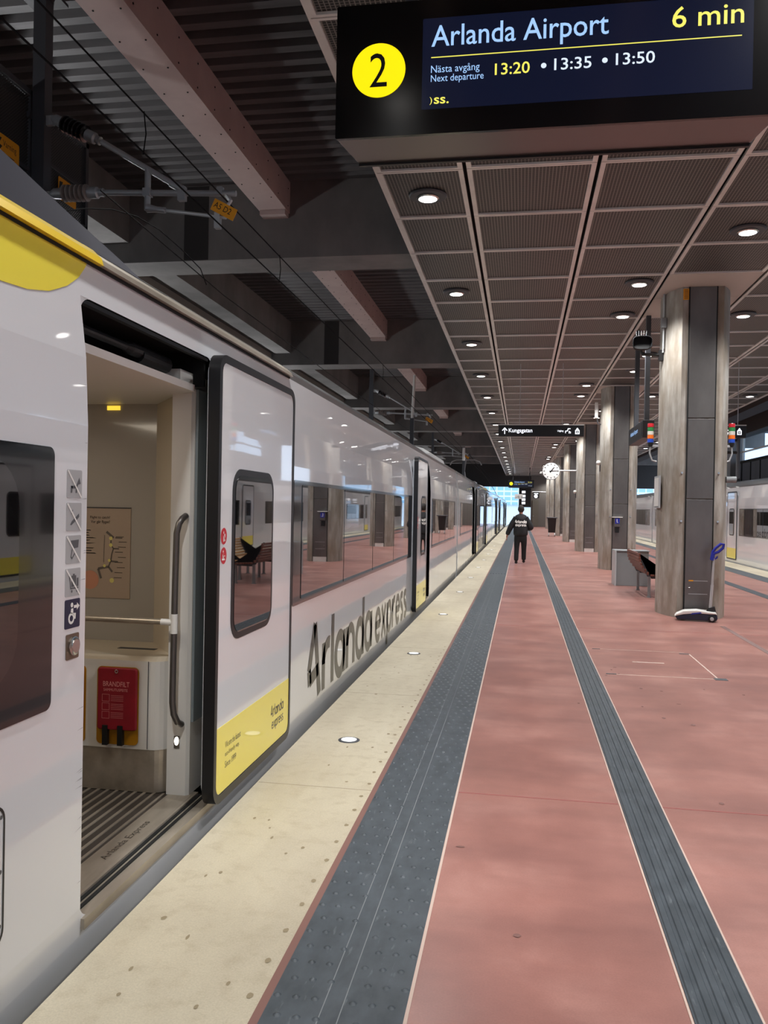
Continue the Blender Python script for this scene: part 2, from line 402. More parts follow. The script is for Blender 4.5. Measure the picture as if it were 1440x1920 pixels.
# dirt spots
mb = MB(); rnd = random.Random(11)
def spot(x, y, a, b):
    mb.face([(x+a*math.cos(2*math.pi*k/10)*rnd.uniform(.8, 1.1), y+b*math.sin(2*math.pi*k/10)*rnd.uniform(.8, 1.1), .0022) for k in range(10)])
for k in range(34): spot(-.852+rnd.uniform(-.006, .006), 2.6+.213*k, .012, .017)
for k in range(30): spot(rnd.uniform(-1.42, -.9), rnd.uniform(2.4, 9), rnd.uniform(.006, .014), rnd.uniform(.008, .02))
struct('trim_13', mb, mat('dirt_spot', srgb(140, 126, 100), .8), recalc=False)
mb = MB()
for k in range(26): spot(rnd.uniform(-.28, 2.0) if k % 2 else rnd.uniform(.85, 2.6), rnd.uniform(2.6, 9), rnd.uniform(.008, .022), rnd.uniform(.01, .025))
struct('trim_14', mb, mat('dirt_spot_red', srgb(122, 86, 80), .6), recalc=False)
# tactile paving
def dome(mb, x, y, r=.014, h=.005):
    n = 8; ring = [(x+r*math.cos(2*math.pi*k/n), y+r*math.sin(2*math.pi*k/n), .004) for k in range(n)]; top = [(x+.5*r*math.cos(2*math.pi*k/n), y+.5*r*math.sin(2*math.pi*k/n), .004+h) for k in range(n)]
    vs = mb.grid([ring, top], True); mb.b.faces.new(vs[1])
def warn_strip(x0, x1, label):
    t = thing('tactile_strip', label, 'tactile paving', ((x0+x1)/2, 2, 0), 'tactile strips on the platform')
    mb = MB(); mb.box(x0, x1, -1, Y1, -.02, .004)
    obj('base_mat', mb, M_rubber, t)
    mb = MB(); w = x1-x0
    for i in range(110):
        y = 2.2 + i*.105
        for j in range(7):
            if j == 3: continue
            dome(mb, x0 + w*(j+.5)/7 + (.015 if i % 2 else -.015), y)
    tag(obj('studs', mb, M_rubber, t, smooth=True), kind='stuff')
    mb = MB()
    for j in range(6): xx = x0 + .05 + (w-.1)*j/5; mb.box(xx-.014, xx+.014, 21, Y1, .0, .009)
    obj('guide_bars', mb, M_rubber, t)
    mb = MB()
    for xx in (x0+w*.40, x0+w*.54): mb.box(xx, xx+.003, -1, 21, 0, .0046)
    obj('seam', mb, M_grey, t)
warn_strip(-.782, -.336, 'wide dark grey studded warning strip beside the cream platform edge')
def guide_strip(x0, x1, label):
    t = thing('tactile_strip', label, 'tactile paving', ((x0+x1)/2, 2, 0), 'tactile strips on the platform')
    mb = MB(); mb.box(x0, x1, -1, Y1, -.02, .004); obj('base_mat', mb, M_rubber, t)
    mb = MB(); w = x1-x0
    for j in range(5):
        xx = x0 + w*(j+.5)/5
        mb.prism([(xx-.016, -1, .003), (xx+.016, -1, .003), (xx+.011, -1, .009), (xx-.011, -1, .009)], (0, Y1+1, 0))
    obj('guide_bars', mb, M_rubber, t)
guide_strip(.575, .79, 'narrow ribbed dark grey guide strip running down the middle of the red floor')
guide_strip(5.5-.79, 5.5-.575, 'narrow ribbed guide strip on the far side of the pillars')
t = thing('tactile_strip', 'wide dark warning strip beside the cream edge by the far train', 'tactile paving', (6.05, 2, 0), 'tactile strips on the platform')
mb = MB(); mb.box(5.5+.336, 5.5+.782, -1, Y1, -.02, .004); obj('base_mat', mb, M_rubber, t)

# floor lights in the cream edge
ORD = ['nearest', 'second', 'third', 'fourth', 'fifth', 'sixth', 'seventh', 'eighth', 'ninth', 'tenth', 'eleventh', 'twelfth', 'thirteenth', 'fourteenth', 'fifteenth', 'sixteenth', 'seventeenth', 'eighteenth', 'nineteenth', 'twentieth', 'twenty-first', 'twenty-second']
fl = None
for k in range(10):
    y = 5.59 + 3.5*k; loc = (-1.15, y, 0)
    lab = '%s round floor light along the cream platform edge, counted from the camera' % ORD[k]
    if fl is None:
        fl = thing('floor_light', lab, 'floor light', loc, 'floor lights in the platform edge')
        mb = MB(); mb.lathe((loc[0], loc[1], -.02), (loc[0], loc[1], .006), [(0, .075), (.9, .075), (1, .068)], 28); obj('rim', mb, M_dgrey, fl, smooth=True)
        mb = MB(); mb.lathe((loc[0], loc[1], 0), (loc[0], loc[1], .0085), [(0, .054), (.8, .054), (1, .045)], 28); obj('lens', mb, M_flens, fl, smooth=True)
    else: tag(copy_tree(fl, loc=loc), lab)

# ------------------------------------------------------------------ setting: ceiling grid
GX = [PL-.065, -.64, .71, 2.07, 3.43, 4.79, 6.14, 7.06]
PITCH = 1.375; ROW0 = 8.5
rows = [ROW0 + PITCH*k for k in range(-16, 62)]
PILY = [14.0 + 10.3*k for k in range(-2, 8)]
mb = MB(); ms = MB(); bl = MB()
for r0 in rows:
    r1 = r0 + PITCH
    for c in range(7):
        x0, x1 = GX[c]+(.02 if c else 0), GX[c+1]-(.02 if c < 6 else 0); y0, y1 = r0+.006, r1-.006
        if c == 3 and any(r0 - .3 < p < r1 + .3 or abs((r0+r1)/2-p) < 1.0 for p in PILY):
            bl.box(x0, x1, y0, y1, ZC, ZC+.02); continue
        w = .05; wy = .03
        mb.box(x0, x0+w, y0, y1, ZC, ZC+.03); mb.box(x1-w, x1, y0, y1, ZC, ZC+.03)
        mb.box(x0+w, x1-w, y0, y0+wy, ZC, ZC+.03); mb.box(x0+w, x1-w, y1-wy, y1, ZC, ZC+.03)
        ms.face([(x0+w, y0+wy, ZC+.022), (x1-w, y0+wy, ZC+.022), (x1-w, y1-wy, ZC+.022), (x0+w, y1-wy, ZC+.022)])
struct('ceiling', mb, M_alu); struct('ceiling_mesh_panels', ms, M_mesh); struct('ceiling_blank_panels', bl, M_blank)
mb = MB(); mb.box(GX[0]+.03, GX[-1]-.03, rows[0], rows[-1]+PITCH, ZC+.12, ZC+.3); struct('ceiling_void', mb, M_dark)
mb = MB(); mb.box(GX[0]-.02, GX[0], rows[0], rows[-1]+PITCH, ZC, ZC+.3); mb.box(GX[-1], GX[-1]+.02, rows[0], rows[-1]+PITCH, ZC, ZC+.3); struct('trim_9', mb, M_alu)

# roof over the tracks: corrugated deck, girders, longitudinal beams
DZ = 7.13; mb = MB(); p = .295; y = -30.; prof = []
while y < 90: prof += [(y, DZ), (y+.13, DZ), (y+.165, DZ+.11), (y+.26, DZ+.11)]; y += p
mb.grid([[(-10, a, z) for a, z in prof], [(-1.2, a, z) for a, z in prof]]); mb.grid([[(6.7, a, z) for a, z in prof], [(15, a, z) for a, z in prof]])
struct('ceiling_deck', mb, M_deck, recalc=False)
mb = MB(); mb.box(-10, 15, -30, 90, DZ+.12, DZ+.5); struct('ceiling_roof_slab', mb, M_dark)
mb = MB()
for k in range(-4, 8):
    c = 13.95 + 10.3*k; mb.box(-10, 15, c-.41, c+.41, 5.85, DZ+.05)
struct('ceiling_girders', mb, M_conc2)
mb = MB(); mb.box(-5.87, -5.43, 13.53, 13.542, 5.86, DZ); mb.box(-5.87, -5.43, 23.83, 23.842, 5.86, DZ); struct('trim_10', mb, M_dconc)
pk = 0
for x0, x1, nm in ((-4.46, -3.98, 'left'),):
    for k in range(-2, 7):
        ya, yb = 13.95+10.3*(k-1)+.41, 13.95+10.3*k-.41
        lab = ['roof beam behind the camera'] * 2
        t = thing('roof_beam', {-2: 'pink boarded roof beam over the train behind the camera', -1: 'pink boarded roof beam directly overhead at the rear', 0: 'pink boarded roof beam nearest the camera, over the open train door', 1: 'second pink boarded roof beam, beyond the first concrete girder', 2: 'third pink boarded roof beam, beyond the second concrete girder'}.get(k, '%s pink boarded roof beam counted from the camera' % ORD[k]), 'roof beam', (x0, ya, 6.6), 'pink roof beams over the left track')
        b = MB(); b.box(x0, x1, ya+.02, yb, 6.6, DZ); obj('casing', b, M_pink, t)
        if 0 <= k < 4:
            b = MB()
            n = 17
            for j in range(n):
                yy = ya + .3 + (yb-ya-.5)*j/(n-1)
                for xx in (x0+.09, x1-.09): b.lathe((xx, yy, 6.594), (xx, yy, 6.601), [(0, .011), (1, .011)], 8)
                for zz in (6.69, 6.98): b.lathe((x1-.001, yy+.08, zz), (x1+.006, yy+.08, zz), [(0, .011), (1, .011)], 8)
            obj('bolt_heads', b, M_dark, t)
        b = MB(); b.box(x0+.02, x1-.02, yb-.22, yb+.0, 6.52, 6.6); obj('bearing_pad', b, M_pink, t)
for k in range(-2, 7):
    ya, yb = 13.95+10.3*(k-1)+.41, 13.95+10.3*k-.41
    t = thing('edge_beam', 'concrete edge beam above the far side of the left track, %s' % ({0: 'nearest bay', 1: 'second bay', 2: 'third bay'}.get(k, 'bay behind the camera' if k < 0 else '%s bay' % ORD[k])), 'roof beam', (-7.2, ya, 6.2), 'concrete edge beams over the left track')
    b = MB(); b.box(-7.5, -6.9, ya, yb, 6.2, DZ); obj('beam_body', b, M_conc2, t)
    b = MB(); b.box(-7.9, -7.5, ya, yb, 6.05, 6.35); obj('ledge', b, mat('ledge_concrete', srgb(150, 144, 138), .85) if 'ledge_concrete' not in MATS else MATS['ledge_concrete'], t)
mb = MB(); mb.box(-10.2, -9.8, -30, 90, -1, DZ+.3); struct('wall_left', mb, M_dconc)
# right-hand wall with a clerestory
mb = MB(); mb.box(10.5, 10.75, -30, 42.6, -1, 4.1)
struct('wall_right', mb, M_wallr)
mb = MB()
for k in range(30): yy = 42.0-1.55*k; mb.box(10.47, 10.5, yy, yy+.05, 0, 4.1)
mb.box(10.44, 10.8, -30, 42.6, 4.08, 4.2); struct('trim_11', mb, M_dark)
mb = MB(); mb.box(10.6, 10.62, -30, 42.6, 4.2, 5.4); struct('window_1', mb, M_cglass)
mb = MB()
for k in range(12): yy = 42.2-6*k; mb.box(10.55, 10.66, yy, yy+.1, 4.2, 5.4)
mb.box(10.55, 10.66, -30, 42.6, 4.62, 4.68); struct('trim_12', mb, M_white)
mb = MB(); mb.box(10.3, 10.9, -30, 44, 5.4, DZ+.2); struct('wall_right_upper', mb, M_dconc)
mb = MB(); mb.box(10.1, 10.75, 42.6, 44.0, -1, 5.9); struct('wall_right_pier', mb, M_paleconc)
mb = MB(); mb.box(10.1, 10.75, 50, 90, -1, 2.9); struct('wall_right_far', mb, M_paleconc)
mb = MB(); mb.box(8.2, 8.9, -10, 70, 5.5, 5.9); struct('ceiling_duct', mb, M_dconc)
# end wall with a door, ceiling drop at the exit
mb = MB(); mb.box(.95, 7.2, 84, 84.3, 0, 5.3); struct('wall_end', mb, mat('end_wall_grey', srgb(110, 104, 98), .8))
mb = MB(); mb.box(1.12, 1.72, 83.9, 84, 0.02, 2.7)
d = struct('door_1', mb, mat('end_door', srgb(104, 98, 88), .5))
mb = MB(); mb.box(1.2, 1.24, 83.86, 83.9, 1.0, 1.14); obj('door_handle', mb, M_chrome, d)
mb = MB(); mb.box(-10, 15, 84.3, 85, 4.0, DZ+.3); struct('ceiling_exit_beam', mb, M_dconc)
mb = MB(); mb.box(-.25, .95, 84, 84.25, 1.95, 4.0); struct('wall_end_sign_panel', mb, M_black)
# outside: pale street and a glazed office building
mb = MB(); mb.box(-40, 40, 97, 190, -.6, -.5); struct('ground_outside', mb, mat('bright_street', srgb(225, 228, 230), .7))
b_ = thing('office_building', 'pale blue glazed office building in daylight beyond the tunnel mouth', 'building', (0, 150, -.5))
mb = MB(); mb.box(-30, 30, 150, 170, 2.6, 60); obj('facade', mb, M_facade, b_)
mb = MB(); mb.box(-30, 30, 150.5, 170, -.5, 2.6); obj('ground_storey', mb, mat('bright_storey', srgb(226, 232, 236), .6), b_)

# ------------------------------------------------------------------ downlights
dl = None
def downlight(x, y, lab, group, off=0.):
    global dl
    loc = (x, y, ZC)
    if dl is None:
        dl = thing('ceiling_downlight', lab, 'ceiling light', loc, group)
        mb = MB(); mb.lathe((x, y, ZC+.02), (x, y, ZC-.012), [(0, .21), (.5, .215), (1, .2)], 28); obj('plate', mb, M_dgrey, dl, smooth=True)
        mb = MB(); mb.lathe((x, y, ZC), (x, y, ZC-.032), [(0, .12), (.7, .125), (1, .112)], 26); obj('rim', mb, M_chrome, dl, smooth=True)
        mb = MB(); mb.lathe((x, y, ZC-.02), (x, y, ZC-.0355), [(0, .09), (.8, .104), (1, .098)], 24); obj('lens', mb, M_lens, dl, smooth=True)
        L = bpy.data.lights.new('downlight_lamp', 'SPOT'); L.energy = LAMP_W; L.color = LAMP_COL; L.spot_size = math.radians(128); L.spot_blend = .75; L.shadow_soft_size = .1
        lo = link('lamp', L, dl); lo.location = (0, 0, -.09)
    else: tag(copy_tree(dl, loc=loc), lab, 'ceiling light', group)
G1 = 'downlights in the row nearest the left train'
for k in range(18): downlight(-1.1, 9.2+4.125*k, '%s ceiling downlight in the row above the left train, counted past the large display' % ORD[k], G1)
for k in range(1, 6): downlight(-1.1, 9.2-4.125*k, 'ceiling downlight above the platform edge behind the large display', 'ceiling downlights behind the camera')
for k in range(-4, 12): downlight(6.6, 9.2+4.125*k, '%s ceiling downlight in the row above the right-hand train' % ORD[k+4], 'downlights above the right train')
PN = ['nearest', 'second', 'third', 'fourth', 'fifth', 'sixth', 'seventh', 'eighth']
for k, p in enumerate(PILY):
    i = k-2
    for dx, sd in ((-1.03, 'left'), (1.04, 'right')):
        for dy, fr in ((-.95, 'front'), (1.15, 'rear')):
            if sd == 'right' and fr == 'front': dy = -1.6
            if sd == 'right' and fr == 'rear': dy = 1.3
            if i < 0: downlight(2.75+dx, p+dy, 'ceiling downlight by a pillar behind the camera', 'ceiling downlights behind the camera')
            else: downlight(2.75+dx, p+dy, 'ceiling downlight at the %s %s corner of the %s pillar' % (sd, fr, PN[i]), 'downlights around the pillars')
    if i >= 0:
        downlight(2.7, p-3.24, 'ceiling downlight on the pillar line in front of the %s pillar' % PN[i], 'downlights between the pillars')
        downlight(2.7, p+4.96, 'ceiling downlight on the pillar line behind the %s pillar' % PN[i], 'downlights between the pillars')

# ------------------------------------------------------------------ trains
CL = 24.1
PROF = [(-.42, -.10), (-.28, -.06), (-.12, -.02), (.02, -.006), (.13, 0), (1.0, 0), (1.9, 0), (2.15, -.012), (2.38, -.04), (2.52, -.06)]
def off(z):
    for (z0, o0), (z1, o1) in zip(PROF, PROF[1:]):
        if z <= z1: return o0 + (o1-o0)*(z-z0)/(z1-z0)
    return PROF[-1][1]
ROOFP = [(2.52, .06), (2.57, .07), (2.64, .16), (2.72, .32), (2.80, .6), (2.86, 1.0), (2.88, 1.42)]
TW = 2.84
OPEN = [(6.39, 7.70), (16.7, 17.95)]
DZ0, DZ1 = .08, 2.38
WINS = [(.75, 6.17), (9.16, 15.46), (18.2, 23.35)]
def carriage(s0, X, side, label, shut=False, near=False, group=None):
    T = thing('train_carriage', label, 'train carriage', (X, s0, 0), group)
    sx = lambda z, d=0.: X + side*(off(z)+d)
    fx = '+x' if side > 0 else '-x'
    ye = lambda r: s0 + r
    # body shell
    mb = MB(); zs = sorted(set([z for z, _ in PROF] + [DZ0, DZ1])); ys = [ye(.0)] + [ye(v) for o in OPEN for v in o] + [ye(CL)]
    for a, b in zip(zs, zs[1:]):
        for c, d in zip(ys, ys[1:]):
            hole = (not shut) and a >= DZ0-1e-6 and b <= DZ1+1e-6 and any(abs(c-ye(o[0])) < 1e-6 for o in OPEN)
            if hole: continue
            mb.use(M_skirt if b <= -.1 else M_train)
            n = max(1, int((d-c)/3)); yy = [c+(d-c)*k/n for k in range(n+1)]
            mb.grid([[(sx(a), q, a) for q in yy], [(sx(b), q, b) for q in yy]])
    if not shut:
        for o in OPEN:
            for yq, sg in ((ye(o[0]), 1), (ye(o[1]), -1)):
                for zq, sz in ((DZ1, -1), (DZ0, 1)):
                    pts = [(sx(zq), yq, zq)] + [(sx(zq)-side*.001, yq+sg*(.07-.07*math.cos(math.radians(t))), zq+sz*(.07-.07*math.sin(math.radians(t)))) for t in range(0, 91, 15)]
                    mb.use(M_train); mb.face(pts)
    xo = X - side*TW
    mb.use(M_train); mb.grid([[(xo-side*off(z), ye(0), z) for z, _ in PROF], [(xo-side*off(z), ye(CL), z) for z, _ in PROF]])
    for q in (ye(0.02), ye(CL-.02)):
        mb.face([(sx(z), q, z) for z, _ in PROF] + [(X-side*d, q, z) for z, d in ROOFP[1:]] + [(xo+side*d, q, z) for z, d in ROOFP[::-1][1:]] + [(xo-side*off(z), q, z) for z, _ in PROF[::-1][1:]])
    body = obj('body_shell', mb, None, T, smooth=True)
    mb = MB(); rp = [(X-side*d, z) for z, d in ROOFP] + [(xo+side*d, z) for z, d in ROOFP[::-1][1:]]
    mb.grid([[(x, ye(0), z) for x, z in rp], [(x, ye(CL), z) for x, z in rp]]); obj('roof', mb, M_trainr, T, smooth=True)
    mb = MB(); c0, c1 = ye(18.6), ye(22.9); dd = side*.06
    pro = [(.13, 2.58), (.17, 2.70), (.34, 2.80), (.9, 2.93), (1.42, 2.97)]
    mb.grid([[(X-side*(d+.25), c0, min(z, 2.66)) for d, z in pro], [(X-side*d, c0+.9, z) for d, z in pro], [(X-side*d, c1-.9, z) for d, z in pro], [(X-side*(d+.25), c1, min(z, 2.66)) for d, z in pro]])
    obj('roof_fairing', mb, mat('fairing_grey', srgb(176, 176, 176), .35) if 'fairing_grey' not in MATS else MATS['fairing_grey'], T, smooth=True)
    mb = MB(); mb.box(min(X-side*.15, xo+side*.15), max(X-side*.15, xo+side*.15), ye(CL)-.02, ye(CL+.25), -.2, 2.6); obj('gangway', mb, M_dgrey, T)
    mb = MB(); mb.box(min(X-side*.3, xo+side*.3), max(X-side*.3, xo+side*.3), ye(.5), ye(CL-.5), -.93, -.3); obj('underframe', mb, M_dark, T)
    # windows
    for wi, (a, b) in enumerate(WINS):
        mb = MB(); y0, y1 = ye(a), ye(b); z0, z1 = .915, 1.805
        mb.prism(xpoly(rrect(y0, y1, z0, z1, .03), X), (side*.004, 0, 0)); wnd = obj('window_band', mb, M_black_gloss, T)
        if wi == 1: div = [y0+.2] + [y0+.19+1.46*k for k in range(1, 4)] + [y1-.15, ]
        else: div = [y0+.06+(y1-y0-.12)*k/4 for k in range(5)]
        if near and wi == 0: div = [y0+.1, y1-1.7, y1-.17]
        for c, d in zip(div, div[1:]):
            mb = MB(); r = .16 if (near and wi == 0) else .015
            e = .03 if (near and wi == 0) else .012
            mb.prism(xpoly(rrect(c+e, d-e, z0+(.13 if near and wi == 0 else .035), z1-(.05 if near and wi == 0 else .03), r), X+side*.004), (side*.004, 0, 0)); obj('pane', mb, M_glass, wnd)
    # doors
    leaves = [(ye(o[0])+.02, ye(o[1])-.02) for o in OPEN] if shut else [(ye(7.52), ye(8.90)), (ye(15.55), ye(16.86))]
    lx = X + side*(.02 if shut else .07)
    for di, (a, b) in enumerate(leaves):
        mb = MB(); mb.prism(xpoly(rrect(a+.035, b-.035, .135, 2.345, .06), X-side*.005), (lx-X+side*.005, 0, 0)); leaf = obj('door_leaf', mb, M_train, T)
        mb = MB(); o = rrect(a, b, .09, 2.385, .09); i = rrect(a+.036, b-.036, .134, 2.346, .06)
        n = len(o)
        x0, x1 = X+side*.012, lx+side*.004
        ringx(mb, o, i, x1); ringx(mb, o, i, x0)
        mb.grid([xpoly(o, x0), xpoly(o, x1)], True); mb.grid([xpoly(i, x0), xpoly(i, x1)], True)
        obj('rubber_seal', mb, M_rubberb, leaf, smooth=True)
        mb = MB(); wy0, wy1 = (a+.215, b-.45) if not (di == 1 and not shut) else (a+.45, b-.215)
        if shut: wy0, wy1 = a+.3, b-.3
        mb.prism(xpoly(rrect(wy0, wy1, .90, 1.815, .12, 8), lx), (side*.004, 0, 0)); obj('window_gasket', mb, M_rubberb, leaf)
        mb = MB(); mb.prism(xpoly(rrect(wy0+.035, wy1-.035, .935, 1.78, .09, 8), lx+side*.004), (side*.003, 0, 0)); obj('door_window', mb, M_glass, leaf)
        mb = MB(); bot = rrect(a+.037, b-.037, .137, .48, .055)
        mb.prism(xpoly(bot[:7] + [(b-.037, .48), (a+.037, .48)] + bot[21:], lx), (side*.0015, 0, 0)); yp = obj('yellow_panel', mb, M_yel, leaf)
        if side > 0:
            mb = MB(); q = (lx+side*.002, b-.42, 0)
            stroke_text(mb, 'Arlanda', (q[0], q[1], .31), fx, .27, .072, .15); stroke_text(mb, 'express', (q[0], q[1]+.02, .235), fx, .25, .066, .15)
            z = .352
            for s_, w_ in (('We are the fastest', .24), ('eco-friendly way.', .22), ('Since 1999', .17)):
                add_text(mb, s_, (q[0], a+.165, z), fx, width=w_, height=.034 if w_ > .2 else .034); z -= .052
            obj('lettering', mb, M_ink, leaf, recalc=False)
            for zz in (1.46, 1.36):
                mb = MB(); mb.use(M_redst).disc((lx+side*.0012, a+.095, zz), (side, 0, 0), .043)
                mb.use(M_wink); P = Vector((lx+side*.002, a+.095, zz)); R = FACE[fx]
                if zz > 1.4: shp = [[(-.009, -.028), (.001, -.028), (.003, .008), (-.009, .008)], [(-.008, .012), (.0, .012), (.0, .024), (-.008, .024)], [(.006, -.026), (.018, -.026), (.018, .012), (.006, .012)]]
                else: shp = [[(-.024, -.024), (.018, -.024), (.018, -.014), (-.024, -.014)], [(-.014, -.012), (.0, -.012), (-.004, .014), (-.014, .014)], [(.002, -.010), (.016, -.010), (.02, .002), (.002, .0)], [(-.012, .017), (-.004, .017), (-.004, .027), (-.012, .027)]]
                for q_ in shp: mb.face([P + R @ Vector((u, v, 0)) for u, v in q_])
                mb.use(M_redst); mb.face([P + R @ Vector((u, v, .0005)) for u, v in ((-.03, .024), (-.026, .029), (.03, -.024), (.026, -.029))])
                obj('prohibition_sticker', mb, None, leaf, recalc=False)
    if not shut:
        for oi, o in enumerate(OPEN):
            if near and oi == 0: continue
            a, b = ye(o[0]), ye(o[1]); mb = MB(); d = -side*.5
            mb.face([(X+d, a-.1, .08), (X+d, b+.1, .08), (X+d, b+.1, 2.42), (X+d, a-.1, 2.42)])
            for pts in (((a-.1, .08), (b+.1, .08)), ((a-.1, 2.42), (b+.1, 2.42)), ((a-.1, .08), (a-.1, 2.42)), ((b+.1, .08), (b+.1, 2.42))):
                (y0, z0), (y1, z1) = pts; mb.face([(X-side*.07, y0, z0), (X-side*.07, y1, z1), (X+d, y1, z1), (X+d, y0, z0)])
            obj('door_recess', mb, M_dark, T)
            mb = MB(); mb.box(min(X, X-side*.12), max(X, X-side*.12), a, b, .05, .085); obj('door_sill', mb, M_steelw, T)
    if side > 0:
        mb = MB(); stroke_text(mb, 'Arlanda', (X+side*.0015, ye(9.64), .125), fx, 2.72, .58, .175); stroke_text(mb, 'express', (X+side*.0015, ye(12.56), .12), fx, 2.5, .545, .175, .1)
        obj('side_lettering', mb, M_ink, T, recalc=False)
    return T
TX = -1.57
car1 = carriage(-3.6, TX, 1, 'nearest white train carriage with open door showing a lit vestibule and a yellow corner', near=True, group='carriages of the left train')
car2 = carriage(20.8, TX, 1, 'second white carriage of the left train, coupled behind the nearest one', group='carriages of the left train')
tag(copy_tree(car2, loc=(TX, 45.2, 0)), 'third carriage of the left train, far along the platform')
tag(copy_tree(car2, loc=(TX, 69.6, 0)), 'fourth and farthest carriage of the left train by the bright tunnel mouth')
RX = 7.08
carR = carriage(22.4, RX, -1, 'right-hand train carriage with a shut yellow-footed door, seen right of the nearest pillar', shut=True, group='carriages of the right train')
tag(copy_tree(carR, loc=(RX, -2.0, 0)), 'carriage of the right-hand train alongside and ahead of the camera')
tag(copy_tree(carR, loc=(RX, 46.8, 0)), 'carriage of the right-hand train seen between the second and nearest pillars')
tag(copy_tree(carR, loc=(RX, -26.4, 0)), 'carriage of the right-hand train behind the camera')

# --- details of the nearest carriage
def cpart(name, mb, mt=None, parent=None, **kw): return obj(name, mb, mt, parent or car1, **kw)
sx1 = lambda z, d=0.: TX + off(z) + d
# yellow corner patch: follows the curved shell
mb = MB(); edge = [(-3.5, 2.30), (2.2, 2.295), (2.30, 2.30), (2.45, 2.312), (2.58, 2.34), (2.70, 2.39), (2.79, 2.445), (2.85, 2.50), (2.865, 2.52)]
mb.grid([[(sx1(z0 + (2.522-z0)*k/5, .002), y, z0 + (2.522-z0)*k/5) for k in range(6)] for y, z0 in edge]); cpart('yellow_corner_patch', mb, M_yel, smooth=True)
mb = MB(); mb.prism([(TX-.075, -3.5, 2.53), (TX-.03, -3.5, 2.53), (TX-.04, -3.5, 2.56), (TX-.075, -3.5, 2.592)], (0, 6.44, 0)); cpart('yellow_cowl_strip', mb, M_yel2)
mb = MB(); mb.prism([(TX-.075, 2.94, 2.53), (TX-.03, 2.94, 2.53), (TX-.04, 2.94, 2.555), (TX-.075, 2.94, 2.587)], (0, 2.66, 0)); cpart('steel_gutter', mb, M_steelw)
mb = MB(); mb.box(TX-.08, TX-.052, -3.5, 5.6, 2.518, 2.531); cpart('gutter_groove', mb, M_dark)
mb = MB(); sec = []
for y in (-3.5, 1.6, 2.2, 2.5, 2.85, 3.25, 3.6):
    tp = max(2.60, 2.655 + .115*(3.2-min(y, 3.2))/.76) if y < 3.3 else 2.6
    tp = min(tp, 2.86); sec.append([(TX-.07, y, 2.585), (TX-.13, y, tp), (TX-.6, y, tp+.12), (TX-1.4, y, tp+.2)])
mb.grid(sec); cpart('roof_cover', mb, mat('roof_cover_grey', srgb(50, 49, 58), .8, spec=.15), smooth=True)
# pictograms by the door
def picto(z0, z1, base, shapes, name, label=None, slash=True):
    y0, y1 = 2.652, 2.752; mb = MB(); mb.use(base).prism(xpoly(rrect(y0, y1, z0, z1, .006, 3), TX), (.0012, 0, 0))
    mb.use(M_sdk if base is M_sgrey else M_wink); w, h = y1-y0, z1-z0
    for q in shapes: mb.face([(TX+.0018, y0+u*w, z0+v*h) for u, v in q])
    if slash: mb.use(M_wink); mb.face([(TX+.0024, y0+u*w, z0+v*h) for u, v in ((.02, .95), (.07, 1), (.98, .05), (.93, 0))])
    return tag(cpart(name, mb, recalc=False), label)
circ = lambda cx, cy, r, n=14, ry=None: [(cx+r*math.cos(2*math.pi*k/n), cy+(ry or r)*math.sin(2*math.pi*k/n)) for k in range(n)]
picto(1.635, 1.735, M_sgrey, [[(.28, .42), (.62, .46), (.72, .62), (.80, .74), (.90, .52), (.72, .48), (.68, .34), (.30, .34)], [(.24, .18), (.34, .18), (.38, .42), (.26, .44)], [(.56, .18), (.66, .18), (.68, .42), (.58, .42)]], 'pictogram', 'grey no dogs pictogram sticker')
picto(1.518, 1.618, M_sgrey, [[(.24, .22), (.34, .34), (.82, .62), (.84, .50), (.70, .40), (.32, .20)], [(.30, .60), (.36, .60), (.42, .74), (.38, .76)]], 'pictogram', 'grey no smoking pictogram sticker')
picto(1.402, 1.502, M_sgrey, [[(.30, .82), (.84, .84), (.80, .56), (.40, .52)], [(.30, .22), (.40, .14), (.60, .34), (.56, .38), (.40, .22), (.36, .26), (.44, .50), (.38, .52)]], 'pictogram', 'grey no food pictogram sticker')
picto(1.285, 1.385, M_sgrey, [[(.38, .34), (.70, .34), (.70, .74), (.38, .74)], [(.74, .34), (.86, .34), (.86, .64), (.74, .64)], [(.20, .78), (.26, .78), (.32, .26), (.86, .26), (.86, .31), (.36, .31)], circ(.42, .18, .05), circ(.76, .18, .05), [(.48, .74), (.60, .74), (.60, .80), (.48, .80)]], 'pictogram', 'grey no luggage trolley pictogram sticker')
picto(1.172, 1.275, M_navy, [circ(.45, .80, .085), [(.36, .50), (.54, .50), (.54, .68), (.40, .68)], circ(.42, .34, .20)[0:14], [(.60, .30), (.70, .30), (.72, .50), (.52, .52), (.52, .44), (.62, .44)], [(.58, .68), (.78, .68), (.78, .60), (.96, .73), (.78, .86), (.78, .78), (.58, .78)]], 'pictogram', 'navy wheelchair boarding pictogram sticker', slash=False)
mb = MB(); mb.use(M_navy).disc((TX+.0022, 2.694, 1.207), (1, 0, 0), .011); cpart('pictogram_wheel', mb, recalc=False)
mb = MB(); mb.prism(xpoly(rrect(2.662, 2.744, 1.062, 1.152, .006), TX), (.004, 0, 0)); cb = cpart('door_button', mb, M_copper)
mb = MB(); mb.lathe((TX+.003, 2.706, 1.108), (TX+.016, 2.706, 1.108), [(0, .034), (.6, .034), (.7, .028), (1, .024)], 24); cpart('push_disc', mb, M_chrome, cb, smooth=True)
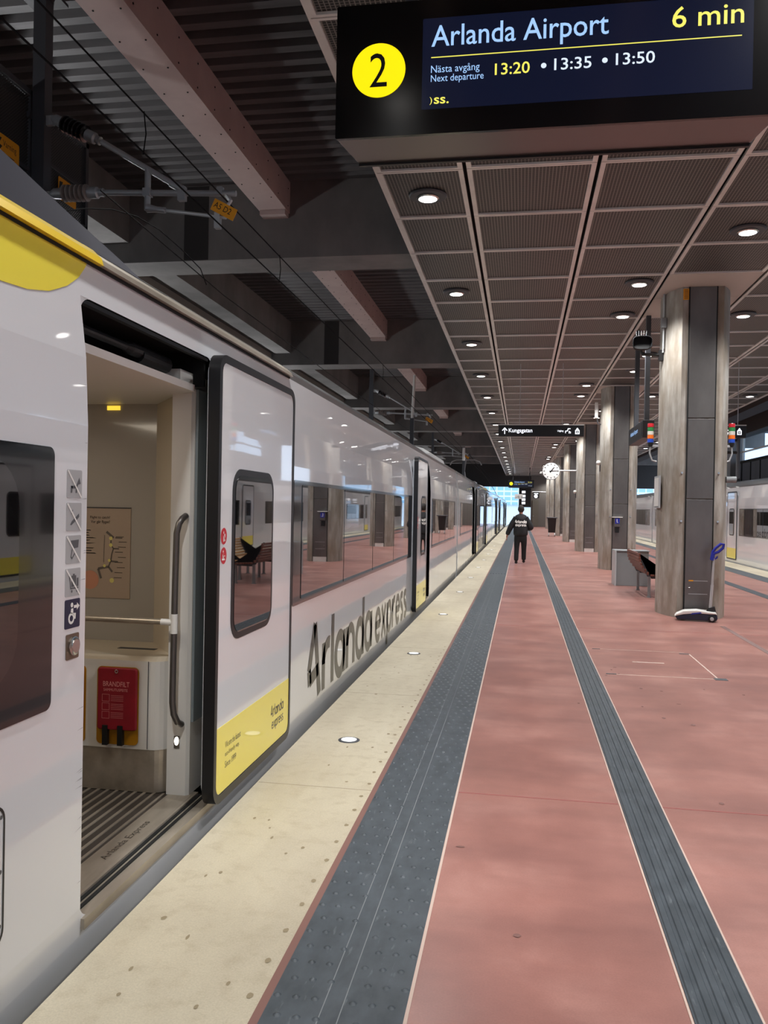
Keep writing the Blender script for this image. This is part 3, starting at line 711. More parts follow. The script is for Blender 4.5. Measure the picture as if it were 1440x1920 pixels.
# hatch outline, scuffs
mb = MB(); o = rrect(1.5, 2.33, .24, .68, .05); i = rrect(1.508, 2.322, .248, .672, .045); ringx(mb, o, i, TX+.002); cpart('hatch_seam', mb, M_black)
mb = MB()
for k in range(3): mb.disc((TX+.002, 2.31, .30+.17*k), (1, 0, 0), .007, 10)
cpart('hatch_screws', mb, M_sdk, recalc=False)
mb = MB(); rnd = random.Random(3)
for k in range(16):
    z = rnd.choice([rnd.uniform(.2, .62), rnd.uniform(.2, 1.2), rnd.uniform(1.3, 2.2)]); L = rnd.uniform(.015, .05)*(2.6 if rnd.random() < .14 else 1); a = rnd.uniform(-.05, .02)
    mb.face([(sx1(z, .0012), 2.784, z), (sx1(z, .0012), 2.784, z+.002), (sx1(z, .0012), 2.784-L, z+a*L*3)])
cpart('scuff_marks', mb, mat('scuff_grey', srgb(120, 118, 120), .6), recalc=False)
# sill and threshold
mb = MB(); mb.box(TX-.09, TX+.012, 2.80, 4.12, .045, .085); mb.box(TX-.10, TX-.085, 2.80, 4.12, .085, .10); cpart('door_sill', mb, M_steelw)
mb = MB(); mb.box(TX-.055, TX-.04, 2.80, 4.12, .085, .091); mb.box(TX-.085, TX-.07, 2.80, 4.12, .085, .091); cpart('sill_groove', mb, M_dark)
mb = MB(); mb.box(TX-.225, TX-.10, 2.4, 4.12, .07, .101); cpart('threshold_plate', mb, M_steelw)
mb = MB(); add_text(mb, 'Arlanda Express', (TX-.135, 3.25, .1018), '+zy', width=.43, height=.045); cpart('threshold_lettering', mb, M_ink, recalc=False)
mb = MB(); mb.box(-3.0, TX-.225, 1.8, 4.5, .06, .096); cpart('vestibule_floor', mb, mat('floor_mat_dark', srgb(58, 50, 44), .8))
mb = MB()
for k in range(24): x = TX-.245-.052*k; mb.box(x-.014, x, 1.8, 4.06, .09, .1005)
cpart('floor_mat_bars', mb, M_steelw)
# vestibule
mb = MB(); W = M_int
mb.use(M_intw).box(-3.3, -2.10, 4.5, 4.54, .1, 2.3)                                   # end wall with the map
mb.use(M_int).prism([(-2.10, 4.5, .8), (-1.80, 4.10, .8), (-1.77, 4.12, .8), (-2.08, 4.53, .8)], (0, 0, 1.45))
cpart('vestibule_wall', mb)
mb = MB(); mb.box(-3.3, -3.26, 1.8, 4.5, .1, 2.3); mb.box(-3.3, -1.62, 1.78, 1.82, .1, 2.3); cpart('vestibule_far_wall', mb, M_int)
mb = MB(); mb.prism([(-1.805, 4.05, .10), (-1.70, 4.05, .10), (-1.685, 4.065, .10), (-1.685, 4.5, .10), (-1.805, 4.5, .10)], (0, 0, 2.12)); cpart('door_post', mb, M_white)
mb = MB(); mb.box(-1.69, -1.672, 4.075, 5.0, .48, 2.22); cpart('pocket_panel', mb, mat('pocket_grey', srgb(132, 142, 146), .35, coat=.3))
mb = MB(); mb.box(-1.78, -1.60, 4.42, 5.0, .08, .5); cpart('door_gear_low', mb, M_dark)
mb = MB(); mb.tube([(-1.63, 4.35, .12), (-1.63, 4.30, .2), (-1.66, 4.3, .3), (-1.64, 4.36, .42)], .02, 8); mb.box(-1.66, -1.60, 4.25, 4.34, .1, .17); mb.box(-1.67, -1.61, 4.2, 4.4, .30, .32); cpart('door_mechanism', mb, M_rubberb)
mb = MB(); pts = [(-1.655, 1.82, 2.195), (-1.655, 3.98, 2.195), (-1.80, 4.08, 2.195), (-2.02, 4.3, 2.195), (-3.3, 4.5, 2.195), (-3.3, 1.82, 2.195)]
mb.prism(pts, (0, 0, .035)); mb.box(-3.3, -1.7, 3.9, 4.5, 2.2, 2.3); cpart('canopy_panel', mb, M_white)
mb = MB(); mb.box(-3.3, -1.64, 1.8, 5.0, 2.40, 2.43); mb.box(-3.3, -1.9, 1.8, 4.6, 2.235, 2.26); mb.box(-1.92, -1.9, 1.8, 4.6, 2.235, 2.4); mb.box(-1.92, -1.64, 4.06, 4.08, 2.235, 2.4); cpart('header_recess', mb, M_dark)
mb = MB(); mb.lathe((-1.73, 1.85, 2.31), (-1.73, 3.75, 2.31), [(0, .018), (.8, .018), (.82, .03), (1, .03)], 12); mb.lathe((-1.74, 3.5, 2.30), (-1.74, 3.8, 2.30), [(0, .042), (1, .042)], 14); mb.box(-1.64, -1.615, 1.85, 4.05, 2.36, 2.375); cpart('door_drive', mb, M_black)
# cabinet below
mb = MB(); mb.use(M_white)
rc = [(-3.2, 4.05), (-1.90, 4.05)] + [(-1.90+.09*math.sin(math.radians(t)), 4.14-.09*math.cos(math.radians(t))) for t in range(15, 91, 15)] + [(-1.81, 4.49), (-3.2, 4.49)]
mb.prism([(x, y, .325) for x, y in rc], (0, 0, .465))
mb.use(M_int); mb.grid([[(x, y, .79) for x, y in rc], [(max(x, -3.2)*.999 if y < 4.4 else x, min(4.5, y+.03), .812) for x, y in rc]], True); mb.face([(max(x, -3.2)*.999 if y < 4.4 else x, min(4.5, y+.03), .812) for x, y in rc])
cab = cpart('cabinet', mb)
mb = MB(); mb.prism([(x, y+.004, .1) for x, y in rc], (0, 0, .225)); cpart('cabinet_kick_plate', mb, M_steelw, cab)
mb = MB(); o = rrect(-2.20, -1.965, .345, .755, .025); mb.prism(ypoly(o, 4.049), (0, -.004, 0)); cpart('blanket_recess', mb, M_amber, cab)
mb = MB(); o = rrect(-2.50, -2.265, .345, .755, .025); mb.prism(ypoly(o, 4.049), (0, -.004, 0)); cpart('blanket_recess', mb, M_amber, cab)
mb = MB(); mb.box(-1.915, -1.912, 4.045, 4.049, .33, .79); cpart('cabinet_joint', mb, M_sdk, cab)
mb = MB(); mb.box(-2.2, -1.98, 4.26, 4.30, .810, .8135); cpart('vent_slot', mb, M_dgrey, cab)
# handrails
mb = MB(); hx, hy = -1.742, 3.985
mb.tube([(hx+.025, 4.04, 1.56), (hx+.022, 4.0, 1.545), (hx+.012, hy, 1.52), (hx, hy, 1.47), (hx-.004, hy, 1.2), (hx-.008, hy, .68), (hx-.008, hy, .60), (hx, hy, .54), (hx+.015, 4.0, .495), (hx+.02, 4.04, .475)], .0165, 14)
hr = cpart('handrail', mb, M_steel, smooth=True)
mb = MB(); mb.lathe((hx-.005, hy, .955), (hx-.005, hy, 1.055), [(0, .0195), (1, .0195)], 14); mb.lathe((hx-.005, hy, 1.01), (hx-.075, hy, 1.012), [(0, .017), (1, .017)], 14); cpart('handrail_joint', mb, M_white, hr, smooth=True)
mb = MB(); mb.tube([(hx-.06, hy, 1.012), (-2.6, hy, 1.015)], .0155, 14); cpart('cross_rail', mb, M_steelw, hr, smooth=True)
mb = MB(); mb.box(-1.765, -1.735, 4.046, 4.051, .345, .41); sl = cpart('step_lamp', mb, M_chrome)
mb = MB(); mb.prism([(-1.75+.011*math.cos(t*math.pi/8), 4.046, .384+.022*math.sin(t*math.pi/8)) for t in range(16)], (0, -.003, 0)); cpart('step_lamp_lens', mb, M_ilamp, sl)
mb = MB(); mb.box(-2.41, -2.33, 4.494, 4.5, 2.165, 2.19); cpart('painted_reflection', mb, M_iyel)  # glowing plate standing in for a yellow light reflected in the glossy wall
# vestibule ceiling lamp
mb = MB(); mb.box(-2.9, -2.2, 2.9, 3.5, 2.188, 2.196); vl = cpart('ceiling_lamp', mb, mat('vestibule_lamp', (1, .9, .75), .4, emit=(1., .86, .66), es=1.6))
L = bpy.data.lights.new('vestibule_light', 'AREA'); L.energy = 4.5; L.color = (1., .88, .72); L.size = .6
lo = link('vestibule_light', L, car1); lo.location = Vector((-2.5, 3.2, 2.18)) - Vector((TX, -3.6, 0))
# things resting in the vestibule
t = thing('fire_blanket', 'red fire blanket pouch marked BRANDFILT on amber recess in train vestibule', 'fire blanket', (-2.08, 4.035, .35))
mb = MB(); o = rrect(-2.188, -1.968, .425, .752, .015); mb.prism(ypoly(o, 4.044), (0, -.018, 0)); obj('pouch', mb, M_bred, t, bevel=.006)
mb = MB()
for s_, x, z, w_, h_ in (('BRANDFILT', -2.155, .655, .148, .026), ('SAMMUTUSPEITE', -2.152, .63, .135, .014)): add_text(mb, s_, (x, 4.0245, z), '-y', width=w_, height=h_)
for k in range(3): 
    z = .575-.045*k
    for q in ((-2.16, -2.118, z, z+.0015), (-2.16, -2.118, z+.036, z+.0375), (-2.16, -2.1585, z, z+.0375), (-2.1195, -2.118, z, z+.0375)): mb.face([(q[0], 4.0245, q[2]), (q[1], 4.0245, q[2]), (q[1], 4.0245, q[3]), (q[0], 4.0245, q[3])])
    for j in range(4): mb.face([(-2.11, 4.0245, z+.004+.009*j), (-2.04, 4.0245, z+.004+.009*j), (-2.04, 4.0245, z+.0055+.009*j), (-2.11, 4.0245, z+.0055+.009*j)])
obj('print', mb, mat('print_pink', srgb(228, 150, 150), .5), t, recalc=False)
for x in (-2.155, -2.07):
    mb = MB(); mb.box(x, x+.028, 4.02, 4.045, .345, .45); obj('pull_tape', mb, M_black, t)
mb = MB(); mb.tube([(-2.08+.008*math.cos(a*.6), 4.022, .735+.008*math.sin(a*.6)) for a in range(11)], .002, 6); obj('eyelet', mb, M_chrome, t)
t = thing('fire_blanket', 'second red pouch half hidden behind the door edge, left of the marked pouch', 'fire blanket', (-2.38, 4.035, .35))
mb = MB(); mb.prism(ypoly(rrect(-2.485, -2.275, .43, .745, .015), 4.044), (0, -.018, 0)); obj('pouch', mb, M_bred, t)
# airport map poster
t = thing('map_poster', 'beige airport terminal map poster on the vestibule wall', 'poster', (-2.5, 4.5, 1.06))
mb = MB(); mb.box(-2.85, -2.25, 4.494, 4.4995, 1.06, 1.59); obj('sheet', mb, M_poster, t)
mb = MB(); mb.box(-2.85, -2.25, 4.49, 4.499, 1.588, 1.594); obj('frame_edge', mb, M_dgrey, t)
PY = 4.4925; mb = MB(); mb.use(M_blkink)
add_text(mb, 'Flight to catch?', (-2.505, PY, 1.522), '-y', width=.125, height=.02); add_text(mb, 'Var går flyget?', (-2.50, PY, 1.495), '-y', width=.12, height=.022)
rnd = random.Random(5)
for k, z in enumerate((1.455, 1.44, 1.425, 1.41, 1.395, 1.378, 1.35, 1.335, 1.32)): mb.face([(-2.85, PY, z), (-2.46-rnd.uniform(0, .06), PY, z), (-2.46-rnd.uniform(0, .06), PY, z+.005), (-2.85, PY, z+.005)])
for k in range(9):
    z = 1.42-.03*k; x = -2.33+rnd.uniform(-.02, .01); mb.face([(x, PY, z), (x+.05, PY, z), (x+.05, PY, z+.003), (x, PY, z+.003)])
mb.use(M_pink2)
def pl(pts, w):
    for a, b in zip(pts, pts[1:]):
        d = Vector((b[0]-a[0], b[1]-a[1])).normalized(); n = Vector((-d.y, d.x))*w/2
        mb.face([(a[0]+n.x, PY, a[1]+n.y), (b[0]+n.x, PY, b[1]+n.y), (b[0]-n.x, PY, b[1]-n.y), (a[0]-n.x, PY, a[1]-n.y)])
pl([(-2.40, 1.45), (-2.355, 1.415)], .014); pl([(-2.37, 1.42), (-2.372, 1.375), (-2.355, 1.352), (-2.365, 1.32), (-2.37, 1.28), (-2.385, 1.245)], .008); pl([(-2.355, 1.352), (-2.32, 1.352)], .008); pl([(-2.372, 1.278), (-2.325, 1.275)], .01); pl([(-2.385, 1.245), (-2.45, 1.232), (-2.43, 1.175)], .014); pl([(-2.385, 1.245), (-2.36, 1.215)], .012); pl([(-2.412, 1.43), (-2.416, 1.27)], .003); pl([(-2.345, 1.415), (-2.30, 1.415)], .006)
obj('map_print', mb, None, t, recalc=False)
mb = MB()
for x, z, r in ((-2.372, 1.412, .011), (-2.372, 1.372, .011), (-2.38, 1.282, .009), (-2.41, 1.25, .009), (-2.362, 1.165, .014)): mb.disc((x, PY-.0005, z), (0, -1, 0), r, 16)
obj('map_markers', mb, mat('marker_cream', srgb(224, 214, 130), .5), t, recalc=False)
mb = MB(); mb.disc((-2.50, PY, 1.165), (0, -1, 0), .055, 26); obj('peach_spot', mb, M_peach, t, recalc=False)

# ------------------------------------------------------------------ departure display (large) and its copy far away
def display(x0, yf, zb, w, h, label, big=True):
    t = thing('departure_display', label, 'departure sign', (x0+w/2, yf, zb), 'departure displays over the platform')
    tp = .055; d = .30
    mb = MB()
    f = [(x0, yf, zb), (x0+w, yf, zb), (x0+w, yf, zb+h), (x0, yf, zb+h)]; b = [(x0+tp, yf+d, zb-.0), (x0+w-tp, yf+d, zb), (x0+w-tp, yf+d, zb+h-.02), (x0+tp, yf+d, zb+h-.02)]
    mb.grid([f, b], True); mb.face(b)
    obj('housing', mb, mat('display_housing', srgb(108, 100, 100), .32, .85) if 'display_housing' not in MATS else MATS['display_housing'], t, bevel=.004)
    mb = MB(); mb.prism(ypoly(rrect(x0-.004, x0+w+.004, zb-.004, zb+h+.004, .008, 3), yf), (0, -.02, 0)); fc = obj('front_panel', mb, M_face, t)
    mb = MB(); mb.box(x0+tp, x0+w-tp, yf+d-.01, yf+d+.01, zb-.012, zb+.01); obj('rear_lip', mb, M_black, t)
    y = yf-.0215; s = w/2.07
    mb = MB(); mb.prism(ypoly(rrect(x0+.425*s, x0+1.945*s, zb+.115*s, zb+.555*s, .004, 2), yf-.02), (0, -.001, 0)); scn = obj('screen', mb, M_screen, t)
    cx, cz = x0+.21*s, zb+.32*s
    mb = MB(); mb.prism([(cx+.132*s*math.cos(2*math.pi*k/48), yf-.02, cz+.132*s*math.sin(2*math.pi*k/48)) for k in range(48)], (0, -.004, 0)); ds = obj('number_disc', mb, M_disc, t)
    mb = MB(); add_text(mb, '2', (cx-.044*s, yf-.0252, cz-.082*s), '-y', width=.086*s, height=.165*s); obj('numeral', mb, M_blkink, ds, recalc=False)
    def tx(str_, mt_, x, z, wi, he, bold=0.):
        q = MB(); add_text(q, str_, (x0+x*s, y-.001, zb+z*s), '-y', width=wi*s, height=he*s, bold=bold); return obj('led_text', q, mt_, scn, recalc=False)
    tx('Arlanda Airport', M_txtb, .468, .383, .835, .135, .006)
    tx('6 min', M_txty, 1.588, .42, .315, .098, .006)
    tx('Nästa avgång', M_txtb, .468, .278, .235, .047); tx('Next departure', M_txtb, .468, .235, .255, .044)
    tx('13:20', M_txty, .776, .258, .165, .056, .008); tx('•', M_txtw, .993, .275, .026, .026); tx('13:35', M_txtw, 1.055, .262, .172, .056, .008); tx('•', M_txtw, 1.275, .28, .026, .026); tx('13:50', M_txtw, 1.338, .266, .176, .056, .008)
    q = MB(); q.box(x0+.468*s, x0+1.895*s, y-.0015, y, zb+.362*s, zb+.366*s); obj('led_line', q, M_txty, scn)
    if big: tx('ss.', M_txty, .485, .138, .072, .032, .012); tx(')', M_txty, .464, .135, .012, .038)
    else: tx('Arlanda', M_txtw, 1.6, .14, .3, .05)
    for xx in (x0+.35, x0+w-.35):
        q = MB(); q.box(xx-.03, xx+.03, yf+.1, yf+.16, zb+h-.02, ZC+.05); obj('hanger', q, M_dgrey, t)
    return t
display(-.94, 4.0, 3.447, 2.07, .645, 'large black departure display hanging nearest the camera, showing a yellow number 2')
display(-1.05, 68.0, 3.47, 2.05, .62, 'small far departure display with yellow disc above the walking person', big=False)

# wayfinding signs
def way_sign(x0, x1, y, z0, z1, label, parts):
    t = thing('direction_sign', label, 'direction sign', ((x0+x1)/2, y, z0))
    mb = MB(); mb.box(x0, x1, y, y+.16, z0, z1); obj('box', mb, M_black, t, bevel=.006)
    mb = MB(); mb.box(x0-.005, x1+.005, y-.002, y+.17, z1-.0, z1+.02); obj('top_cap', mb, M_alu, t)
    for xx in (x0+.25*(x1-x0), x1-.25*(x1-x0)):
        mb = MB(); mb.box(xx-.007, xx+.007, y+.07, y+.084, z1, ZC+.03); obj('hanger', mb, M_galv, t)
    mb = MB(); yy = y-.003
    for kind, x, z, w, h, s in parts:
        if kind == 't': add_text(mb, s, (x, yy, z), '-y', width=w, height=h, bold=.012)
        else:
            for q in s: mb.face([(x+u*w, yy, z+v*h) for u, v in q])
    obj('lettering', mb, M_signw, t, recalc=False); return t
ARROW = [[(.42, 0), (.58, 0), (.58, .75), (.42, .75)], [(0, .55), (.12, .45), (.5, .82), (.5, 1.0)], [(1, .55), (.88, .45), (.5, .82), (.5, 1.0)]]
STAIR = [[(0, .05), (.12, .05), (.12, .5), (.0, .5)], [(.1, .38), (.4, .38), (.4, .5), (.1, .5)], [(.3, .5), (.42, .38), (.62, .85), (.5, .95)], [(.5, .8), (.95, .8), (.95, .95), (.5, .95)], [(.65, .0), (.77, .0), (.77, .5), (.65, .45)], [(.7, .35), (1, .35), (1, .0), (.9, 0), (.9, .25), (.7, .25)]]
LIFT = [[(.1, 0), (.9, 0), (.9, .12), (.1, .12)], [(.1, .5), (.9, .5), (.9, .62), (.1, .62)], [(.1, .1), (.24, .1), (.24, .52), (.1, .52)], [(.76, .1), (.9, .1), (.9, .52), (.76, .52)], [(.35, .25), (.65, .25), (.65, .36), (.35, .36)], [(.2, .66), (.8, .66), (.5, 1.0)]]
way_sign(-.575, 1.435, 20.0, 3.40, 3.665, 'long black hanging sign reading Kungsgatan with an up arrow', [('p', -.49, 3.455, .13, .16, ARROW), ('t', -.33, 3.465, .56, .125, 'Kungsgatan'), ('t', .82, 3.50, .14, .055, 'Utgång'), ('p', 1.0, 3.47, .13, .13, STAIR), ('p', 1.22, 3.455, .125, .155, LIFT)])
way_sign(4.4, 5.07, 20.0, 3.38, 3.66, 'short black hanging sign with lift symbol right of the nearest pillar', [('p', 4.58, 3.45, .12, .12, STAIR), ('p', 4.86, 3.45, .125, .16, LIFT)])
t = thing('sign_pole', 'dark hanging pole with side arm under the lift sign', 'pole', (4.93, 20.1, 2.5))
mb = MB(); mb.tube([(4.93, 20.1, 2.45), (4.93, 20.1, 3.378)], .045, 10); obj('tube', mb, M_dgrey, t, smooth=True)
mb = MB(); mb.tube([(4.5, 20.1, 3.05), (4.95, 20.1, 3.05)], .035, 8); mb.tube([(4.5, 20.1, 3.27), (4.95, 20.1, 3.34)], .03, 8); obj('side_arm', mb, M_black, t)
# long platform sign parallel to the tracks beside the pillar
t = thing('platform_sign', 'dark lengthwise platform sign on two hangers left of the nearest pillar', 'platform sign', (2.15, 15.9, 2.94))
mb = MB(); mb.box(2.08, 2.28, 15.0, 16.9, 2.94, 3.25); obj('box', mb, M_dgrey, t, bevel=.006)
mb = MB(); mb.box(2.074, 2.08, 15.05, 16.85, 2.97, 3.22); fp = obj('face', mb, M_black, t)
mb = MB(); add_text(mb, 'Arlanda Airport', (2.071, 16.55, 3.05), '-x', width=1.0, height=.11, bold=.01); obj('lettering', mb, M_txtb, fp, recalc=False)
for yy in (15.25, 16.6):
    mb = MB(); mb.box(2.14, 2.22, yy-.05, yy+.05, 3.25, ZC+.02); obj('hanger', mb, M_dgrey, t)
# clock
t = thing('station_clock', 'round white station clock on an arm from the third pillar', 'clock', (1.2, 34.5, 3.25))
cx, cy, cz, R = 1.19, 34.5, 3.26, .345
mb = MB(); mb.lathe((cx, cy, cz), (cx, cy+.12, cz), [(0, R+.015), (1, R+.015)], 40); obj('case', mb, M_dgrey, t, smooth=True)
mb = MB(); mb.disc((cx, cy-.002, cz), (0, -1, 0), R, 48); dlf = obj('dial', mb, M_clock, t, recalc=False)
mb = MB()
for k in range(12):
    a = math.pi/6*k; u = Vector((math.sin(a), 0, math.cos(a))); n = Vector((math.cos(a), 0, -math.sin(a)))*.015; c = Vector((cx, cy-.004, cz))
    mb.face([c+u*.25+n, c+u*.31+n, c+u*.31-n, c+u*.25-n])
obj('hour_marks', mb, M_blkink, dlf, recalc=False)
for nm, a, L_, w_ in (('hour_hand', 38, .20, .024), ('minute_hand', 88, .30, .018)):
    a = math.radians(a); u = Vector((math.sin(a), 0, math.cos(a))); n = Vector((math.cos(a), 0, -math.sin(a)))*w_; c = Vector((cx, cy-.006, cz)); mb = MB(); mb.face([c-u*.07+n, c+u*L_+n*.7, c+u*L_-n*.7, c-u*.07-n]); obj(nm, mb, M_blkink, dlf, recalc=False)
mb = MB(); mb.tube([(cx+R, cy+.06, cz+.02), (2.26, cy+.06, cz+.03)], .03, 10); obj('arm', mb, M_galv, t, smooth=True)

# ------------------------------------------------------------------ pillars
PCX = 2.72
def pillar_outline(p, ins=0.):
    """half-lobes left and right, flat recess front and back"""
    pts = []
    lobe = [(-.305, -.665), (-.385, -.53), (-.45, -.38), (-.50, -.2), (-.52, 0), (-.50, .2), (-.45, .38), (-.385, .53), (-.305, .665)]
    fine = []
    for a, b in zip(lobe, lobe[1:]):
        for k in range(3): f = k/3; fine.append((a[0]+(b[0]-a[0])*f, a[1]+(b[1]-a[1])*f))
    fine.append(lobe[-1])
    left = [(-.215, -.645)] + fine + [(-.215, .645)]
    right = [(-x, -y) for x, y in left]
    return [(PCX+x, p+y) for x, y in left + right]
def pillar(p, label, panel=True, extra=False):
    t = thing('concrete_pillar', label, 'pillar', (PCX, p, 0), 'concrete pillars along the platform')
    mb = MB(); o = pillar_outline(p); zs = [0, .9, 1.8, 2.7, 3.6, 4.5, ZC+.02]
    mb.grid([[(x, y, z) for x, y in o] for z in zs], True); mb.face([(x, y, ZC+.02) for x, y in o])
    obj('shaft', mb, M_conc, t, smooth=True)
    for k, (z0, z1) in enumerate(((.14, 1.84), (1.85, 3.09), (3.10, ZC))):
        mb = MB(); mb.box(PCX-.195, PCX+.195, p-.672, p-.655, z0+.003, z1-.003); obj('steel_panel', mb, M_steel, t, bevel=.003)
    mb = MB()
    for s_ in (-1, 1): mb.box(PCX+s_*.205-.008, PCX+s_*.205+.008, p-.668, p-.64, 0, ZC)
    obj('joint', mb, M_dark, t)
    mb = MB(); mb.box(PCX-.19, PCX+.19, p-.67, p-.64, 0.0, .14); obj('base_plate', mb, M_alu, t)
    mb = MB()
    mb.use(M_galv)
    for z in (.372, .575): mb.box(PCX-.14, PCX+.14, p-.6745, p-.67, z, z+.008)
    mb.use(M_sign_y).box(PCX-.14, PCX-.07, p-.6755, p-.67, .572, .59) if extra else None
    mb.use(M_chrome).blob((PCX-.125, p-.675, .47), .014, 10); obj('access_hatch', mb, None if mb.mats else M_chrome, t)
    mb = MB()
    for x, z in ((-.27, 2.25), (-.27, 1.5), (.27, 2.25), (.27, 1.5)): mb.lathe((PCX+x, p-.63, z), (PCX+x, p-.68, z), [(0, .012), (1, .016)], 8)
    obj('studs', mb, M_chrome, t)
    return t
for k, p in enumerate(PILY):
    if k < 2: pillar(p, 'concrete pillar behind the camera'); continue
    i = k-2
    pillar(p, {0: 'nearest concrete pillar with steel centre panel, floor cleaner parked at its foot', 1: 'second concrete pillar from the camera, with an emergency phone on its steel panel', 2: 'third concrete pillar from the camera, the one the clock arm is fixed to'}.get(i, '%s concrete pillar from the camera in the receding row' % PN[i]), extra=(i == 0))
p0 = PILY[2]
t = thing('notice_label', 'yellow striped notice label at the top of the nearest pillar', 'label', (PCX-.27, p0-.66, 4.95))
mb = MB(); mb.use(M_sign_y).prism([(PCX-.300, p0-.668, 4.93), (PCX-.218, p0-.668, 4.93), (PCX-.218, p0-.668, 5.10), (PCX-.300, p0-.668, 5.10)], (0, -.005, 0))
obj('plate', mb, None, t)
mb = MB()
for j in range(6): z = 4.95+.025*j; mb.face([(PCX-.288, p0-.674, z), (PCX-.23, p0-.674, z), (PCX-.23, p0-.674, z+.009), (PCX-.288, p0-.674, z+.009)])
obj('text_lines', mb, M_blkink, t, recalc=False)
# beacons
def beacon(x, lab):
    t = thing('signal_beacon', lab, 'signal light', (x, p0, 2.7), 'signal beacons on the nearest pillar')
    for j, c in enumerate(((38, 72, 170), (226, 110, 30), (205, 200, 190), (44, 120, 62), (190, 38, 48))):
        nm = 'beacon_%d' % j; mt_ = MATS.get(nm) or mat(nm, srgb(*c), .3, emit=srgb(*c), es=.25)
        mb = MB(); mb.lathe((x, p0, 2.77+.063*j), (x, p0, 2.83+.063*j), [(0, .045), (.06, .05), (.94, .05), (1, .045)], 18); obj('colour_ring', mb, mt_, t, smooth=True)
    mb = MB(); mb.lathe((x, p0, 2.70), (x, p0, 2.77), [(0, .03), (.6, .045), (1, .045)], 14); obj('base', mb, M_black, t, smooth=True)
    s_ = 1 if x < PCX else -1
    mb = MB(); mb.tube([(x, p0, 2.70), (x-s_*.01, p0, 2.6), (x+s_*.03, p0, 2.48), (x+s_*.1, p0, 2.46)], .014, 8); mb.box(min(x, x+s_*.2), max(x, x+s_*.2), p0-.02, p0+.02, 2.70, 2.735); obj('bracket', mb, M_galv, t, smooth=True)
beacon(2.07, 'stack of five coloured signal lights on the left side of the nearest pillar')
beacon(3.33, 'stack of five coloured signal lights on the right side of the nearest pillar')
# loudspeaker / camera on a bracket
t = thing('loudspeaker', 'grey horn loudspeaker with bird spikes on bracket left of the nearest pillar', 'loudspeaker', (1.86, 13.75, 4.2))
mb = MB(); rows_ = []
for y, sx_, sz_ in ((13.58, .145, .105), (13.60, .155, .115), (13.75, .13, .10), (13.95, .06, .05)):
    rows_.append([(1.86 + math.copysign(abs(math.cos(a))**.6, math.cos(a))*sx_, y, 4.33 + math.copysign(abs(math.sin(a))**.6, math.sin(a))*sz_) for a in [2*math.pi*k/24 for k in range(24)]])
mb.grid(rows_, True); mb.face(rows_[-1]); obj('horn', mb, mat('horn_grey', srgb(30, 30, 33), .65), t, smooth=True)
mb = MB(); mb.face([(1.86 + math.copysign(abs(math.cos(a))**.6, math.cos(a))*.13, 13.70, 4.33 + math.copysign(abs(math.sin(a))**.6, math.sin(a))*.095) for a in [2*math.pi*k/24 for k in range(24)]]); obj('mouth', mb, M_dark, t, recalc=False)
mb = MB()
for j in range(5): x = 1.78+.035*j; mb.tube([(x, 13.7, 4.43), (x-.01+.006*j, 13.7, 4.54)], .003, 5)
obj('bird_spikes', mb, M_galv, t)
mb = MB(); mb.tube([(1.86, 13.75, 4.23), (1.88, 13.75, 4.17), (2.22, 13.85, 4.17)], .025, 8); mb.box(2.15, 2.24, 13.8, 13.92, 4.08, 4.25); obj('bracket', mb, M_black, t)
# conduit on the pillar
t = thing('cable_conduit', 'grey cable conduit with junction box running up the left of the nearest pillar', 'conduit', (2.2, 13.7, 4.2))
mb = MB(); mb.tube([(2.205, 13.78, 4.2), (2.205, 13.78, ZC)], .016, 8); mb.tube([(2.205, 13.74, 4.25), (2.20, 13.72, 4.5), (2.205, 13.74, ZC)], .01, 6); obj('tube', mb, M_galv, t, smooth=True)
mb = MB(); mb.box(2.16, 2.24, 13.68, 13.76, 4.58, 4.74); obj('junction_box', mb, M_grey, t, bevel=.005)
t = thing('notice_holder', 'slim metal notice frame on the left side of the nearest pillar', 'notice frame', (2.19, 13.85, 1.7))
mb = MB(); mb.box(2.175, 2.20, 13.72, 14.2, 1.70, 2.22); obj('frame', mb, M_galv, t); mb = MB(); mb.box(2.171, 2.175, 13.75, 14.17, 1.73, 2.19); obj('sheet', mb, M_white, t)
t = thing('wall_bracket', 'short grey cylinder fixture on the right face of the nearest pillar', 'fixture', (3.27, 13.6, 2.1))
mb = MB(); mb.lathe((3.15, 13.55, 2.16), (3.30, 13.55, 2.16), [(0, .05), (1, .05)], 14); obj('cylinder', mb, M_grey, t, smooth=True)
# emergency phone on pillar 2
p1 = PILY[3]; yq = p1-.68
t = thing('emergency_phone', 'small emergency phone box with blue symbol on the second pillar', 'emergency phone', (2.63, yq, 1.25))
mb = MB(); mb.box(2.55, 2.73, yq-.10, yq+.01, 1.22, 1.46); obj('housing', mb, M_steel, t, bevel=.008)
mb = MB(); mb.box(2.50, 2.78, yq-.12, yq+.01, 1.47, 1.49); obj('hood', mb, M_white, t)
mb = MB(); mb.box(2.58, 2.70, yq-.105, yq-.1, 1.30, 1.45); obj('blue_label', mb, M_blue, t); mb = MB(); mb.box(2.62, 2.635, yq-.108, yq-.105, 1.33, 1.43); mb.box(2.62, 2.66, yq-.108, yq-.105, 1.33, 1.345); obj('symbol', mb, M_wink, t)
mb = MB(); mb.box(2.59, 2.69, yq-.06, yq, 1.05, 1.2); obj('handset_box', mb, M_black, t)
